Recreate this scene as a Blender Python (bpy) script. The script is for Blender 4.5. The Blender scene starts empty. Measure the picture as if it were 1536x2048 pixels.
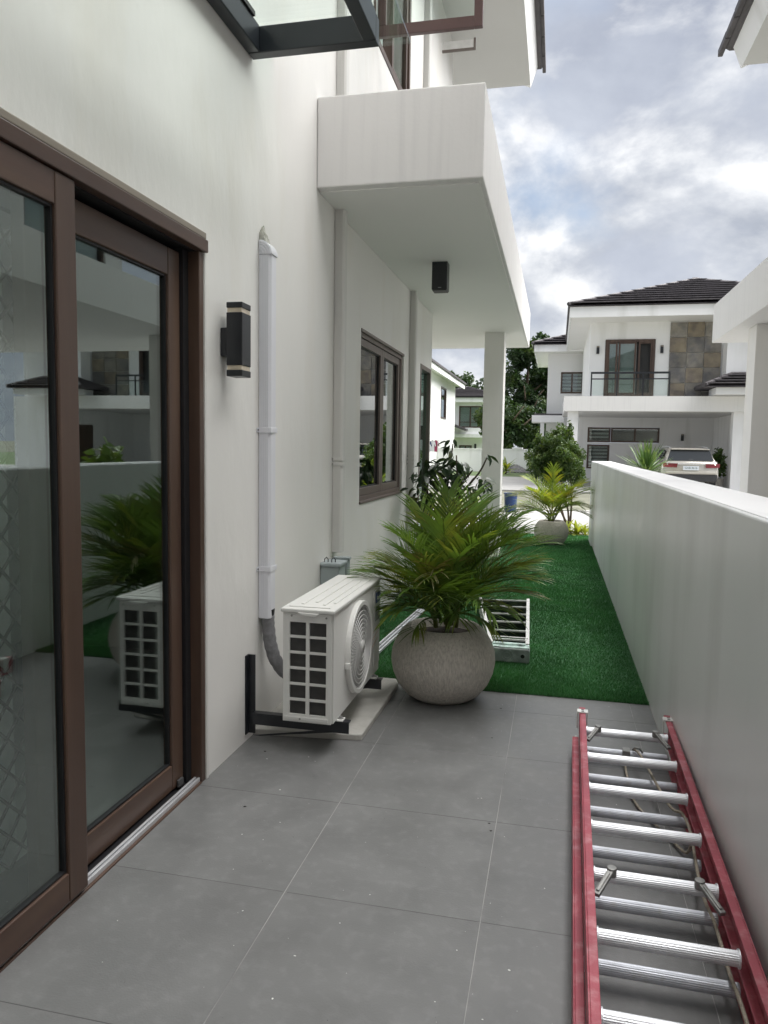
import bpy, bmesh, math, random
import numpy as np
from mathutils import Vector, Matrix, Euler
R = math.radians
random.seed(7); rng = np.random.default_rng(11)
scene = bpy.context.scene
C = scene.collection

# ------------------------------------------------------------------ camera
cam_d = bpy.data.cameras.new('camera'); cam = bpy.data.objects.new('camera', cam_d); C.objects.link(cam)
cam_d.sensor_fit = 'VERTICAL'; cam_d.sensor_height = 24.0; cam_d.lens = 1503.63 / 2048 * 24.0
cam_d.clip_start = 0.02; cam_d.clip_end = 2000
yaw, pit, rol = 0.2235995, -0.0872601, 0.0159949
fwd = Vector((-math.sin(yaw)*math.cos(pit), math.cos(yaw)*math.cos(pit), math.sin(pit)))
rt = Vector((math.cos(yaw), math.sin(yaw), 0)); up = rt.cross(fwd)
r2 = rt*math.cos(rol) + up*math.sin(rol); u2 = -rt*math.sin(rol) + up*math.cos(rol)
cam.matrix_world = Matrix(((r2.x, u2.x, -fwd.x, 0), (r2.y, u2.y, -fwd.y, 0), (r2.z, u2.z, -fwd.z, 1.37), (0, 0, 0, 1)))
scene.camera = cam

# ------------------------------------------------------------------ world, sun, exposure
SUN_AZ, SUN_EL = R(72), R(56)          # azimuth from +Y towards +X
sdir = Vector((math.sin(SUN_AZ)*math.cos(SUN_EL), math.cos(SUN_AZ)*math.cos(SUN_EL), math.sin(SUN_EL)))
world = bpy.data.worlds.new('World'); scene.world = world; world.use_nodes = True
nt = world.node_tree; nt.nodes.clear()
def N(tree, t, **kw):
    n = tree.nodes.new(t)
    for k, v in kw.items(): setattr(n, k, v)
    return n
wout = N(nt, 'ShaderNodeOutputWorld'); wbg = N(nt, 'ShaderNodeBackground'); wbg.inputs[1].default_value = 0.077
sky = N(nt, 'ShaderNodeTexSky', sky_type='NISHITA'); sky.sun_disc = False
sky.sun_elevation = SUN_EL; sky.sun_rotation = SUN_AZ; sky.air_density = 1.2; sky.dust_density = 1.0; sky.ozone_density = 1.5
tc = N(nt, 'ShaderNodeTexCoord')
sep = N(nt, 'ShaderNodeSeparateXYZ'); nt.links.new(tc.outputs['Generated'], sep.inputs[0])
zz = N(nt, 'ShaderNodeMath', operation='MAXIMUM'); nt.links.new(sep.outputs['Z'], zz.inputs[0]); zz.inputs[1].default_value = 0.0
za = N(nt, 'ShaderNodeMath', operation='ADD'); nt.links.new(zz.outputs[0], za.inputs[0]); za.inputs[1].default_value = 0.22
dx = N(nt, 'ShaderNodeMath', operation='DIVIDE'); nt.links.new(sep.outputs['X'], dx.inputs[0]); nt.links.new(za.outputs[0], dx.inputs[1])
dy = N(nt, 'ShaderNodeMath', operation='DIVIDE'); nt.links.new(sep.outputs['Y'], dy.inputs[0]); nt.links.new(za.outputs[0], dy.inputs[1])
cmb = N(nt, 'ShaderNodeCombineXYZ'); nt.links.new(dx.outputs[0], cmb.inputs[0]); nt.links.new(dy.outputs[0], cmb.inputs[1]); cmb.inputs[2].default_value = 3.7
def wnoise(scale, detail, rough, dist=0.0):
    n = N(nt, 'ShaderNodeTexNoise'); n.inputs['Scale'].default_value = scale; n.inputs['Detail'].default_value = detail
    n.inputs['Roughness'].default_value = rough; n.inputs['Distortion'].default_value = dist
    nt.links.new(cmb.outputs[0], n.inputs['Vector']); return n
def ramp(node, p0, c0, p1, c1, mid=None):
    r_ = N(nt, 'ShaderNodeValToRGB'); nt.links.new(node.outputs[0], r_.inputs[0]); e = r_.color_ramp.elements
    e[0].position = p0; e[0].color = (*c0, 1); e[1].position = p1; e[1].color = (*c1, 1)
    if mid: q = e.new(mid[0]); q.color = (*mid[1], 1)
    return r_
def mixc(fac, a, b_):
    m_ = N(nt, 'ShaderNodeMix', data_type='RGBA'); nt.links.new(fac, m_.inputs['Factor'])
    nt.links.new(a, m_.inputs['A']); nt.links.new(b_, m_.inputs['B']); return m_.outputs['Result']
lift = N(nt, 'ShaderNodeMix', data_type='RGBA', blend_type='ADD'); lift.inputs['Factor'].default_value = 1.0
nt.links.new(sky.outputs[0], lift.inputs['A']); lift.inputs['B'].default_value = (.9, .8, .6, 1)
mpv = N(nt, 'ShaderNodeMapping'); mpv.inputs['Scale'].default_value = (1, 1, 1.55); mpv.inputs['Location'].default_value = (2.3, .4, 1.1); nt.links.new(tc.outputs['Generated'], mpv.inputs['Vector'])
mps = N(nt, 'ShaderNodeMapping'); mps.inputs['Scale'].default_value = (1, 1, 1.55); mps.inputs['Location'].default_value = (2.3+.045*sdir.x, .4+.045*sdir.y, 1.1+.07*sdir.z); nt.links.new(tc.outputs['Generated'], mps.inputs['Vector'])
def cnoise(src, scale, detail, rough, dist=0.0):
    n = N(nt, 'ShaderNodeTexNoise'); n.inputs['Scale'].default_value = scale; n.inputs['Detail'].default_value = detail; n.inputs['Roughness'].default_value = rough; n.inputs['Distortion'].default_value = dist
    nt.links.new(src.outputs[0], n.inputs['Vector']); return n
n1 = cnoise(mpv, 2.0, 5, .5); n2 = cnoise(mpv, 3.4, 8, .55, .2); n3 = cnoise(mpv, 3.6, 12, .56, .15); n3b = cnoise(mps, 3.6, 7, .52, .15)
veil = mixc(ramp(n1, .30, (0, 0, 0), .48, (1, 1, 1)).outputs[0], lift.outputs['Result'], ramp(n2, .34, (2.5, 2.75, 3.4), .66, (4.3, 4.6, 5.2)).outputs[0])
df = N(nt, 'ShaderNodeMath', operation='SUBTRACT'); nt.links.new(n3.outputs[0], df.inputs[0]); nt.links.new(n3b.outputs[0], df.inputs[1])
dm = N(nt, 'ShaderNodeMath', operation='MULTIPLY_ADD'); nt.links.new(df.outputs[0], dm.inputs[0]); dm.inputs[1].default_value = 3.2; dm.inputs[2].default_value = .48
puff = ramp(dm, .15, (3.0, 3.25, 3.75), .85, (7.3, 7.35, 7.4), (.5, (4.8, 5.0, 5.35)))
top = mixc(ramp(n3, .42, (0, 0, 0), .56, (1, 1, 1), (.48, (.45, .45, .45))).outputs[0], veil, puff.outputs[0])
nt.links.new(top, wbg.inputs[0])
nt.links.new(wbg.outputs[0], wout.inputs[0])
sun_d = bpy.data.lights.new('sun', 'SUN'); sun = bpy.data.objects.new('sun', sun_d); C.objects.link(sun)
sun_d.energy = 5.0; sun_d.angle = R(75); sun_d.color = (1.0, 0.98, 0.955)
sun.rotation_euler = sdir.to_track_quat('Z', 'Y').to_euler(); sun.location = (6, 6, 30)
vs = scene.view_settings; vs.view_transform = 'Standard'; vs.look = 'None'; vs.exposure = 1.05; vs.gamma = 1.0; vs.use_curve_mapping = False
scene.cycles.max_bounces = 8; scene.cycles.diffuse_bounces = 5; scene.cycles.transparent_max_bounces = 16
scene.cycles.use_denoising = True

# ------------------------------------------------------------------ materials
MATS = {}
def pmat(name, col, rough=0.6, metal=0.0, var=0.08, scale=3.0, bump=0.0, bscale=60.0, spec=0.5, stretch=(1, 1, 1),
         col2=None, c2scale=8.0, c2lo=0.5, c2hi=0.62, c2stretch=(1, 1, 1), local=False, trans=0.0, sub=0.0, coat=0.0, rvar=0.0, c2amt=1.0, rand=0.0):
    m = bpy.data.materials.new(name); m.use_nodes = True; t = m.node_tree; b = t.nodes['Principled BSDF']
    b.inputs['Roughness'].default_value = rough; b.inputs['Metallic'].default_value = metal
    b.inputs['Specular IOR Level'].default_value = spec; b.inputs['Coat Weight'].default_value = coat
    if local: pos = N(t, 'ShaderNodeTexCoord').outputs['Object']
    else: pos = N(t, 'ShaderNodeNewGeometry').outputs['Position']
    def noise(sc, st, det=5):
        mp = N(t, 'ShaderNodeMapping'); mp.inputs['Scale'].default_value = st; t.links.new(pos, mp.inputs['Vector'])
        n = N(t, 'ShaderNodeTexNoise'); n.inputs['Scale'].default_value = sc; n.inputs['Detail'].default_value = det
        t.links.new(mp.outputs[0], n.inputs['Vector']); return n.outputs[0]
    n = noise(scale, stretch)
    r = N(t, 'ShaderNodeMapRange'); t.links.new(n, r.inputs[0]); r.inputs[1].default_value = 0.25; r.inputs[2].default_value = 0.75
    r.inputs[3].default_value = 1 - var; r.inputs[4].default_value = 1 + var
    fac = r.outputs[0]
    if rand > 0:
        oi = N(t, 'ShaderNodeObjectInfo'); rr = N(t, 'ShaderNodeMapRange'); t.links.new(oi.outputs['Random'], rr.inputs[0])
        rr.inputs[3].default_value = 1 - rand; rr.inputs[4].default_value = 1 + rand
        mm = N(t, 'ShaderNodeMath', operation='MULTIPLY'); t.links.new(fac, mm.inputs[0]); t.links.new(rr.outputs[0], mm.inputs[1]); fac = mm.outputs[0]
    mul = N(t, 'ShaderNodeMix', data_type='RGBA', blend_type='MULTIPLY'); mul.inputs['Factor'].default_value = 1
    if col2 is not None:
        n2 = noise(c2scale, c2stretch, 8); rp = N(t, 'ShaderNodeMapRange'); t.links.new(n2, rp.inputs[0])
        rp.inputs[1].default_value = c2lo; rp.inputs[2].default_value = c2hi; rp.inputs[4].default_value = c2amt; rp.clamp = True
        cm = N(t, 'ShaderNodeMix', data_type='RGBA'); t.links.new(rp.outputs[0], cm.inputs['Factor'])
        cm.inputs['A'].default_value = (*col, 1); cm.inputs['B'].default_value = (*col2, 1); t.links.new(cm.outputs['Result'], mul.inputs['A'])
    else: mul.inputs['A'].default_value = (*col, 1)
    t.links.new(fac, mul.inputs['B']); t.links.new(mul.outputs['Result'], b.inputs['Base Color'])
    if rvar > 0:
        rr = N(t, 'ShaderNodeMapRange'); t.links.new(n, rr.inputs[0]); rr.inputs[1].default_value = .3; rr.inputs[2].default_value = .7
        rr.inputs[3].default_value = rough - rvar; rr.inputs[4].default_value = rough + rvar; t.links.new(rr.outputs[0], b.inputs['Roughness'])
    if bump > 0:
        bn = noise(bscale, stretch); bp = N(t, 'ShaderNodeBump'); bp.inputs['Strength'].default_value = bump; bp.inputs['Distance'].default_value = 0.01
        t.links.new(bn, bp.inputs['Height']); t.links.new(bp.outputs[0], b.inputs['Normal'])
    if trans > 0:   # leaf translucency
        tr = N(t, 'ShaderNodeBsdfTranslucent'); mxs = N(t, 'ShaderNodeMixShader'); mxs.inputs[0].default_value = trans
        hs = N(t, 'ShaderNodeMix', data_type='RGBA', blend_type='MULTIPLY'); hs.inputs['Factor'].default_value = 1; hs.inputs['B'].default_value = (1.25, 1.15, .5, 1)
        t.links.new(mul.outputs['Result'], hs.inputs['A']); t.links.new(hs.outputs['Result'], tr.inputs[0])
        t.links.new(b.outputs[0], mxs.inputs[1]); t.links.new(tr.outputs[0], mxs.inputs[2])
        t.links.new(mxs.outputs[0], t.nodes['Material Output'].inputs[0])
    MATS[name] = m; return m
def glassmat(name, tint, f0=.05, refl=(.93, .97, .95)):
    m = bpy.data.materials.new(name); m.use_nodes = True; t = m.node_tree; t.nodes.clear()
    o = N(t, 'ShaderNodeOutputMaterial'); tr = N(t, 'ShaderNodeBsdfTransparent'); tr.inputs[0].default_value = (*tint, 1)
    g = N(t, 'ShaderNodeBsdfGlossy'); g.inputs['Roughness'].default_value = 0.003; g.inputs[0].default_value = (*refl, 1)
    ge = N(t, 'ShaderNodeNewGeometry'); dt = N(t, 'ShaderNodeVectorMath', operation='DOT_PRODUCT'); t.links.new(ge.outputs['Incoming'], dt.inputs[0]); t.links.new(ge.outputs['Normal'], dt.inputs[1])
    ab = N(t, 'ShaderNodeMath', operation='ABSOLUTE'); t.links.new(dt.outputs['Value'], ab.inputs[0])
    om = N(t, 'ShaderNodeMath', operation='SUBTRACT'); om.inputs[0].default_value = 1; t.links.new(ab.outputs[0], om.inputs[1])
    pw = N(t, 'ShaderNodeMath', operation='POWER'); t.links.new(om.outputs[0], pw.inputs[0]); pw.inputs[1].default_value = 5
    f = N(t, 'ShaderNodeMath', operation='MULTIPLY_ADD'); t.links.new(pw.outputs[0], f.inputs[0]); f.inputs[1].default_value = 1-f0; f.inputs[2].default_value = f0
    pos = ge.outputs['Position']
    nz = N(t, 'ShaderNodeTexNoise'); nz.inputs['Scale'].default_value = 1.3; nz.inputs['Detail'].default_value = 1; t.links.new(pos, nz.inputs['Vector'])
    bp = N(t, 'ShaderNodeBump'); bp.inputs['Strength'].default_value = 0.02; bp.inputs['Distance'].default_value = 0.01
    t.links.new(nz.outputs[0], bp.inputs['Height']); t.links.new(bp.outputs[0], g.inputs['Normal'])
    mxs = N(t, 'ShaderNodeMixShader'); t.links.new(f.outputs[0], mxs.inputs[0]); t.links.new(tr.outputs[0], mxs.inputs[1]); t.links.new(g.outputs[0], mxs.inputs[2])
    t.links.new(mxs.outputs[0], o.inputs[0]); MATS[name] = m; return m
paint = pmat('wall_paint', (.79, .78, .755), .5, var=.045, scale=1.6, bump=.30, bscale=16, rvar=.12, stretch=(1, 1, .55), col2=(.74, .715, .66), c2scale=3.5, c2lo=.5, c2hi=.72, c2stretch=(1, 1, .25), c2amt=.7)
paint_far = pmat('far_wall_paint', (.86, .86, .86), .7, var=.04, scale=.6, col2=(.66, .66, .64), c2scale=1.6, c2lo=.55, c2hi=.8, c2stretch=(1, 1, .15))
paint_streak = pmat('streaked_paint', (.78, .77, .755), .6, var=.03, scale=1.0, bump=.06, bscale=50, col2=(.62, .61, .61), c2scale=20, c2lo=.52, c2hi=.75, c2stretch=(1, 1, .04), c2amt=.38)
paint_old = pmat('weathered_paint', (.86, .86, .87), .6, var=.05, scale=1.0, bump=.1, bscale=30, col2=(.68, .68, .70), c2scale=3, c2lo=.5, c2hi=.72, c2stretch=(2, .35, 1), c2amt=.6)
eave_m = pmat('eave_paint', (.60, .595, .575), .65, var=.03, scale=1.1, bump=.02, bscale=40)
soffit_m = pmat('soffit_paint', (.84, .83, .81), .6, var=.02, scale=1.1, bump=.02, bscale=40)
lowwall = pmat('boundary_paint', (.83, .84, .845), .38, var=.06, scale=1.3, bump=.05, bscale=30, col2=(.66, .665, .66), c2scale=2.6, c2lo=.45, c2hi=.75, c2stretch=(1, 1, .2), rvar=.08)
tile_m = pmat('porcelain_tile', (.160, .161, .160), .45, var=.10, scale=5.0, bump=.10, bscale=160, col2=(.235, .236, .235), c2scale=26.0, c2lo=.50, c2hi=.78, rvar=.10, c2amt=.40, rand=.03)
grout_m = pmat('grout', (.36, .355, .345), .9, var=.15, scale=9, col2=(.2, .2, .2), c2scale=2.2, c2lo=.5, c2hi=.65)
turf_base = pmat('turf_backing', (.04, .125, .05), .9, var=.3, scale=14)
turf_m = pmat('turf_blade', (.085, .245, .085), .5, var=.35, scale=3.0, col2=(.05, .19, .075), c2scale=220, c2lo=.4, c2hi=.6, trans=.15)
pave_m = pmat('paving', (.31, .305, .295), .9, var=.12, scale=1.5, bump=.2, bscale=30)
concrete = pmat('concrete', (.46, .45, .42), .85, var=.15, scale=3, bump=.3, bscale=40, col2=(.33, .32, .29), c2scale=6, c2lo=.5, c2hi=.75)
road_m = pmat('road', (.27, .27, .265), .9, var=.12, scale=2, bump=.2, bscale=60)
ground_m = pmat('ground', (.15, .15, .11), .95, var=.25, scale=.8)
lawn_m = pmat('far_lawn', (.085, .125, .045), .9, var=.3, scale=4)
pot_m = pmat('pot_stone', (.57, .535, .48), .9, var=.12, scale=60, bump=.9, bscale=95, stretch=(1, 1, .45), col2=(.36, .34, .305), c2scale=95, c2lo=.46, c2hi=.66, c2stretch=(1.4, 1.4, .3), c2amt=.6, local=True)
soil_m = pmat('soil', (.03, .022, .018), 1, var=.4, scale=40, bump=.8, bscale=60)
palm_m = pmat('palm_leaf', (.105, .190, .038), .38, var=.30, scale=5, col2=(.23, .24, .045), c2scale=4.5, c2lo=.52, c2hi=.72, trans=.38, rand=.3)
palm_y = pmat('palm_leaf_yellow', (.17, .25, .045), .42, var=.25, scale=5, col2=(.34, .33, .05), c2scale=4.5, c2lo=.5, c2hi=.7, trans=.45, rand=.2)
palm_o = pmat('palm_leaf_olive', (.15, .17, .022), .42, var=.3, scale=5, col2=(.27, .23, .03), c2scale=4.5, c2lo=.45, c2hi=.7, trans=.4, rand=.2)
palm_dry = pmat('palm_leaf_dry', (.15, .15, .055), .5, var=.25, scale=5, trans=.3)
stem_m = pmat('palm_stem', (.16, .19, .05), .5, var=.3, scale=12)
darkleaf = pmat('dark_leaf', (.022, .048, .018), .30, var=.35, scale=9, col2=(.10, .12, .03), c2scale=7, c2lo=.55, c2hi=.7, trans=.25)
bushleaf = pmat('bush_leaf', (.055, .105, .025), .5, var=.4, scale=6, col2=(.13, .19, .05), c2scale=9, c2lo=.5, c2hi=.65, trans=.3)
yellowleaf = pmat('yellow_leaf', (.30, .36, .07), .5, var=.25, scale=8, trans=.45)
yucca_m = pmat('yucca_leaf', (.06, .13, .03), .4, var=.3, scale=6, col2=(.20, .27, .08), c2scale=12, c2lo=.5, c2hi=.7, trans=.2)
treeleaf = pmat('tree_leaf', (.028, .06, .02), .5, var=.45, scale=1.2, col2=(.085, .13, .035), c2scale=.9, c2lo=.5, c2hi=.68, trans=.3)
bark = pmat('bark', (.09, .065, .045), .9, var=.3, scale=14, bump=.5, bscale=40)
wood = pmat('brown_frame', (.070, .041, .030), .38, var=.16, scale=14, stretch=(1, 1, .08), bump=.03, bscale=60, col2=(.115, .070, .046), c2scale=9, c2lo=.45, c2hi=.8, c2stretch=(1, 1, .1), rvar=.06)
woodh = pmat('brown_rail', (.070, .039, .029), .38, var=.16, scale=14, stretch=(1, .08, 1), bump=.03, bscale=60, col2=(.115, .070, .046), c2scale=9, c2lo=.45, c2hi=.8, c2stretch=(1, .1, 1), rvar=.06)
wingrey = pmat('window_frame_brown', (.17, .135, .12), .42, var=.08, scale=8)
gasket = pmat('gasket', (.012, .012, .014), .5, var=.1)
black = pmat('black_metal', (.014, .016, .020), .35, var=.15, scale=10, bump=.03, bscale=120)
navy = pmat('dark_steel', (.02, .024, .03), .28, var=.15, scale=7)
alu = pmat('aluminium', (.74, .75, .78), .50, .75, var=.08, scale=9, bump=.05, bscale=200)
aluw = pmat('worn_aluminium', (.62, .64, .69), .52, .7, var=.15, scale=10, col2=(.5, .5, .5), c2scale=25, c2lo=.58, c2hi=.75)
cast = pmat('cast_metal', (.30, .30, .29), .5, .6, var=.2, scale=30)
red = pmat('red_fibreglass', (.36, .075, .10), .5, var=.20, scale=8, bump=.08, bscale=150, col2=(.50, .24, .26), c2scale=24, c2lo=.50, c2hi=.74, rvar=.08, c2amt=.8)
rope_m = pmat('rope', (.34, .30, .24), .95, var=.25, scale=60, bump=.6, bscale=260)
pvc = pmat('white_pvc', (.74, .745, .79), .33, var=.02, scale=2)
pvc_p = pmat('painted_trunking', (.70, .69, .665), .45, var=.02, scale=2)
acw = pmat('ac_white', (.70, .70, .675), .38, var=.03, scale=3, bump=.02, bscale=80)
acg = pmat('ac_grille_plastic', (.60, .60, .585), .4, var=.03, scale=3)
coil_m = pmat('coil', (.085, .083, .082), .6, var=.2, scale=30)
hose_m = pmat('insulation_tape', (.20, .20, .21), .55, var=.3, scale=30, bump=.5, bscale=70)
ebox_m = pmat('grey_box', (.36, .41, .42), .4, var=.08, scale=5)
blue_m = pmat('blue_plastic', (.010, .035, .12), .35, var=.1)
badge_m = pmat('badge_blue', (.012, .045, .20), .3, var=.02)
white_m = pmat('white_print', (.85, .85, .85), .5, var=.01)
mint = pmat('mint_plastic', (.52, .68, .62), .5, var=.2, scale=25, col2=(.20, .23, .22), c2scale=18, c2lo=.45, c2hi=.65)
capgrey = pmat('cap_grey', (.20, .225, .22), .55, var=.3, scale=18, col2=(.33, .37, .35), c2scale=14, c2lo=.5, c2hi=.7)
rubber = pmat('tread_dark', (.045, .045, .047), .7, var=.3, scale=30)
whitemetal = pmat('white_metal', (.74, .74, .72), .45, .1, var=.12, scale=18)
foam = pmat('foam', (.55, .54, .49), .9, var=.2, scale=60, bump=.6, bscale=90)
roof_m = pmat('roof_tile', (.085, .076, .082), .6, var=.2, scale=4, col2=(.055, .05, .052), c2scale=6, c2lo=.45, c2hi=.7)
stone_m = pmat('slate_panel', (.27, .25, .215), .8, var=.28, scale=3.5, bump=.5, bscale=12, col2=(.155, .15, .15), c2scale=3.2, c2lo=.4, c2hi=.65, rand=.12)
stone_w = pmat('slate_panel_warm', (.30, .255, .185), .8, var=.28, scale=3.5, bump=.5, bscale=12, col2=(.20, .17, .14), c2scale=3.6, c2lo=.42, c2hi=.62, rand=.14)
blind_m = pmat('blind', (.66, .69, .67), .8, var=.05, scale=4)
curtain_m = pmat('curtain', (.84, .84, .83), .9, var=.1, scale=2, stretch=(30, 30, .1))
darkroom = pmat('dark_interior', (.05, .05, .05), .9, var=.1)
room_m = pmat('room_paint', (.30, .30, .30), .8, var=.05)
screen_m = pmat('screen_frame', (.010, .010, .010), .7, var=.1)
carpaint = pmat('champagne_paint', (.56, .53, .47), .25, .35, var=.02, coat=.8)
lightred = pmat('tail_lens', (.16, .012, .015), .15, var=.1, coat=.6)
tyre_m = pmat('tyre', (.02, .02, .02), .8, var=.1)
chrome = pmat('chrome', (.8, .8, .8), .12, 1.0, var=.02)
plate_m = pmat('plate_white', (.72, .76, .80), .5, var=.02)
print_m = pmat('plate_print', (.08, .13, .12), .5, var=.02)
cloth_b = pmat('blue_cloth', (.16, .17, .55), .9, var=.1); cloth_d = pmat('navy_cloth', (.03, .04, .12), .9, var=.1)
cloth_r = pmat('red_cloth', (.35, .06, .12), .9, var=.1); cloth_w = pmat('white_cloth', (.7, .7, .72), .9, var=.1)
fleck_m = pmat('fleck_white', (.75, .75, .72), .8, var=.1); fleck_d = pmat('fleck_dark', (.03, .028, .025), .9, var=.2)
lens_m = pmat('lamp_lens', (.62, .54, .42), .25, var=.15, scale=30)
doorglass = glassmat('door_glass', (.78, .83, .81), .19, (.86, .93, .91))
winglass = glassmat('window_glass', (.45, .5, .5), .48, (.95, .97, .98))
clearglass = glassmat('clear_glass', (.93, .97, .95), .03)
farglass = glassmat('far_glass', (.7, .75, .74), .10)
greenglass = glassmat('green_glass', (.66, .80, .75), .35, (.8, .95, .9))

def text_mesh(name, body, size, mat, extrude=.0005):
    cu = bpy.data.curves.new(name, 'FONT'); cu.body = body; cu.size = size; cu.align_x = 'CENTER'; cu.align_y = 'CENTER'; cu.extrude = extrude
    tmp = bpy.data.objects.new(name, cu); C.objects.link(tmp); bpy.context.view_layer.update()
    me = bpy.data.meshes.new_from_object(tmp.evaluated_get(bpy.context.evaluated_depsgraph_get())); bpy.data.objects.remove(tmp)
    me.materials.clear(); me.materials.append(mat); o = bpy.data.objects.new(name, me); C.objects.link(o); return o
# ------------------------------------------------------------------ mesh helpers
PM = {}     # world matrix of every parent made here
class MB:
    def __init__(s): s.v = []; s.f = []
    def add(s, vs, fs):
        o = len(s.v); s.v += [tuple(v) for v in vs]; s.f += [tuple(i+o for i in f) for f in fs]; return s
    def box(s, x0, x1, y0, y1, z0, z1, M=None):
        vs = [Vector((x, y, z)) for z in (z0, z1) for y in (y0, y1) for x in (x0, x1)]
        if M is not None: vs = [M @ v for v in vs]
        return s.add(vs, [(0, 2, 3, 1), (4, 5, 7, 6), (0, 1, 5, 4), (2, 6, 7, 3), (0, 4, 6, 2), (1, 3, 7, 5)])
    def prism(s, pts, axis, a0, a1, M=None):      # 2-D outline extruded along an axis
        def P(p, a): return Vector({0: (a, p[0], p[1]), 1: (p[0], a, p[1]), 2: (p[0], p[1], a)}[axis])
        n = len(pts); vs = [P(p, a0) for p in pts] + [P(p, a1) for p in pts]
        if M is not None: vs = [M @ v for v in vs]
        fs = [tuple(range(n))[::-1], tuple(range(n, 2*n))] + [(i, (i+1) % n, n+(i+1) % n, n+i) for i in range(n)]
        return s.add(vs, fs)
    def tube(s, pts, rad, seg=8, caps=True):
        pts = [Vector(p) for p in pts]; n = len(pts)
        if not hasattr(rad, '__len__'): rad = [rad]*n
        vs = []; prev = None
        for i, p in enumerate(pts):
            d = (pts[min(i+1, n-1)] - pts[max(i-1, 0)]).normalized()
            if prev is None: a = d.orthogonal().normalized()
            else:
                a = prev - d*prev.dot(d); a = a.normalized() if a.length > 1e-6 else d.orthogonal().normalized()
            prev = a; b = d.cross(a)
            for k in range(seg):
                t = 2*math.pi*k/seg; vs.append(p + (a*math.cos(t) + b*math.sin(t))*rad[i])
        fs = [(i*seg+k, i*seg+(k+1) % seg, (i+1)*seg+(k+1) % seg, (i+1)*seg+k) for i in range(n-1) for k in range(seg)]
        if caps: fs += [tuple(range(seg))[::-1], tuple(range((n-1)*seg, n*seg))]
        return s.add(vs, fs)
    def lathe(s, prof, seg=32, axis='z', M=None, close=True):
        vs = []
        for r, z in prof:
            for k in range(seg):
                t = 2*math.pi*k/seg; v = Vector((r*math.cos(t), r*math.sin(t), z)); vs.append(M @ v if M is not None else v)
        n = len(prof); fs = [(i*seg+k, i*seg+(k+1) % seg, (i+1)*seg+(k+1) % seg, (i+1)*seg+k) for i in range(n-1) for k in range(seg)]
        if close: fs += [tuple(range(seg))[::-1], tuple(range((n-1)*seg, n*seg))]
        return s.add(vs, fs)
    def quad(s, a, b, c, d): return s.add([a, b, c, d], [(0, 1, 2, 3)])
    def build(s, name, mat, parent=None, smooth=False, bevel=0.0, seg=2, world=True):
        me = bpy.data.meshes.new(name); vs = s.v
        if parent is not None and world:
            I = PM[parent].inverted(); vs = [tuple(I @ Vector(v)) for v in vs]
        me.from_pydata(vs, [], s.f); me.materials.append(mat if not isinstance(mat, str) else MATS[mat])
        if smooth: me.polygons.foreach_set('use_smooth', [True]*len(me.polygons))
        me.update()
        o = bpy.data.objects.new(name, me); C.objects.link(o)
        if parent is not None: o.parent = parent; PM[o] = PM[parent]
        else: PM[o] = Matrix.Identity(4)
        if bevel > 0:
            b = o.modifiers.new('bevel', 'BEVEL'); b.width = bevel; b.segments = seg; b.limit_method = 'ANGLE'; b.angle_limit = R(40)
        return o
def bx(name, mat, parent, x0, x1, y0, y1, z0, z1, bevel=0.0, M=None, **k):
    return MB().box(x0, x1, y0, y1, z0, z1, M).build(name, mat, parent, bevel=bevel, **k)
def tag(o, label=None, cat=None, group=None, kind=None):
    if label: o['label'] = label
    if cat: o['category'] = cat
    if group: o['group'] = group
    if kind: o['kind'] = kind
    return o
def thing(name, label, cat, loc=(0, 0, 0), rz=0.0, group=None, kind=None):
    o = bpy.data.objects.new(name, None); C.objects.link(o); o.location = loc; o.rotation_euler = (0, 0, rz); o.empty_display_size = .1
    PM[o] = Matrix.Translation(loc) @ Matrix.Rotation(rz, 4, 'Z'); return tag(o, label, cat, group, kind)
def share(src, name, parent, loc, rz=0.0, scale=None):      # another object on the same mesh
    o = bpy.data.objects.new(name, src.data); C.objects.link(o); o.parent = parent; o.location = loc; o.rotation_euler = (0, 0, rz)
    if scale: o.scale = scale
    for md in src.modifiers:
        b = o.modifiers.new(md.name, md.type)
        if md.type == 'BEVEL': b.width = md.width; b.segments = md.segments; b.limit_method = md.limit_method; b.angle_limit = md.angle_limit
    return o
def copy_tree(o, parent=None):
    c = o.copy(); C.objects.link(c); c.parent = parent
    for ch in o.children: copy_tree(ch, c)
    return c
def holed_x(mb, X, th, y0, y1, z0, z1, holes):               # wall in the YZ plane, face at X, thickness th towards -X (or + if th<0)
    ys = sorted({y0, y1, *[h[0] for h in holes], *[h[1] for h in holes]}); zs = sorted({z0, z1, *[h[2] for h in holes], *[h[3] for h in holes]})
    inside = lambda a, b: any(h[0] < a < h[1] and h[2] < b < h[3] for h in holes)
    for i in range(len(ys)-1):
        for j in range(len(zs)-1):
            if inside((ys[i]+ys[i+1])/2, (zs[j]+zs[j+1])/2): continue
            a, b, c, d = ys[i], ys[i+1], zs[j], zs[j+1]
            mb.quad((X, a, c), (X, b, c), (X, b, d), (X, a, d)); mb.quad((X-th, a, c), (X-th, a, d), (X-th, b, d), (X-th, b, c))
    for (a, b, c, d) in [*holes, (y0, y1, z0, z1)]:
        for p, q in (((a, c), (b, c)), ((b, c), (b, d)), ((b, d), (a, d)), ((a, d), (a, c))):
            mb.quad((X, *p), (X-th, *p), (X-th, *q), (X, *q))
    return mb
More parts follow.
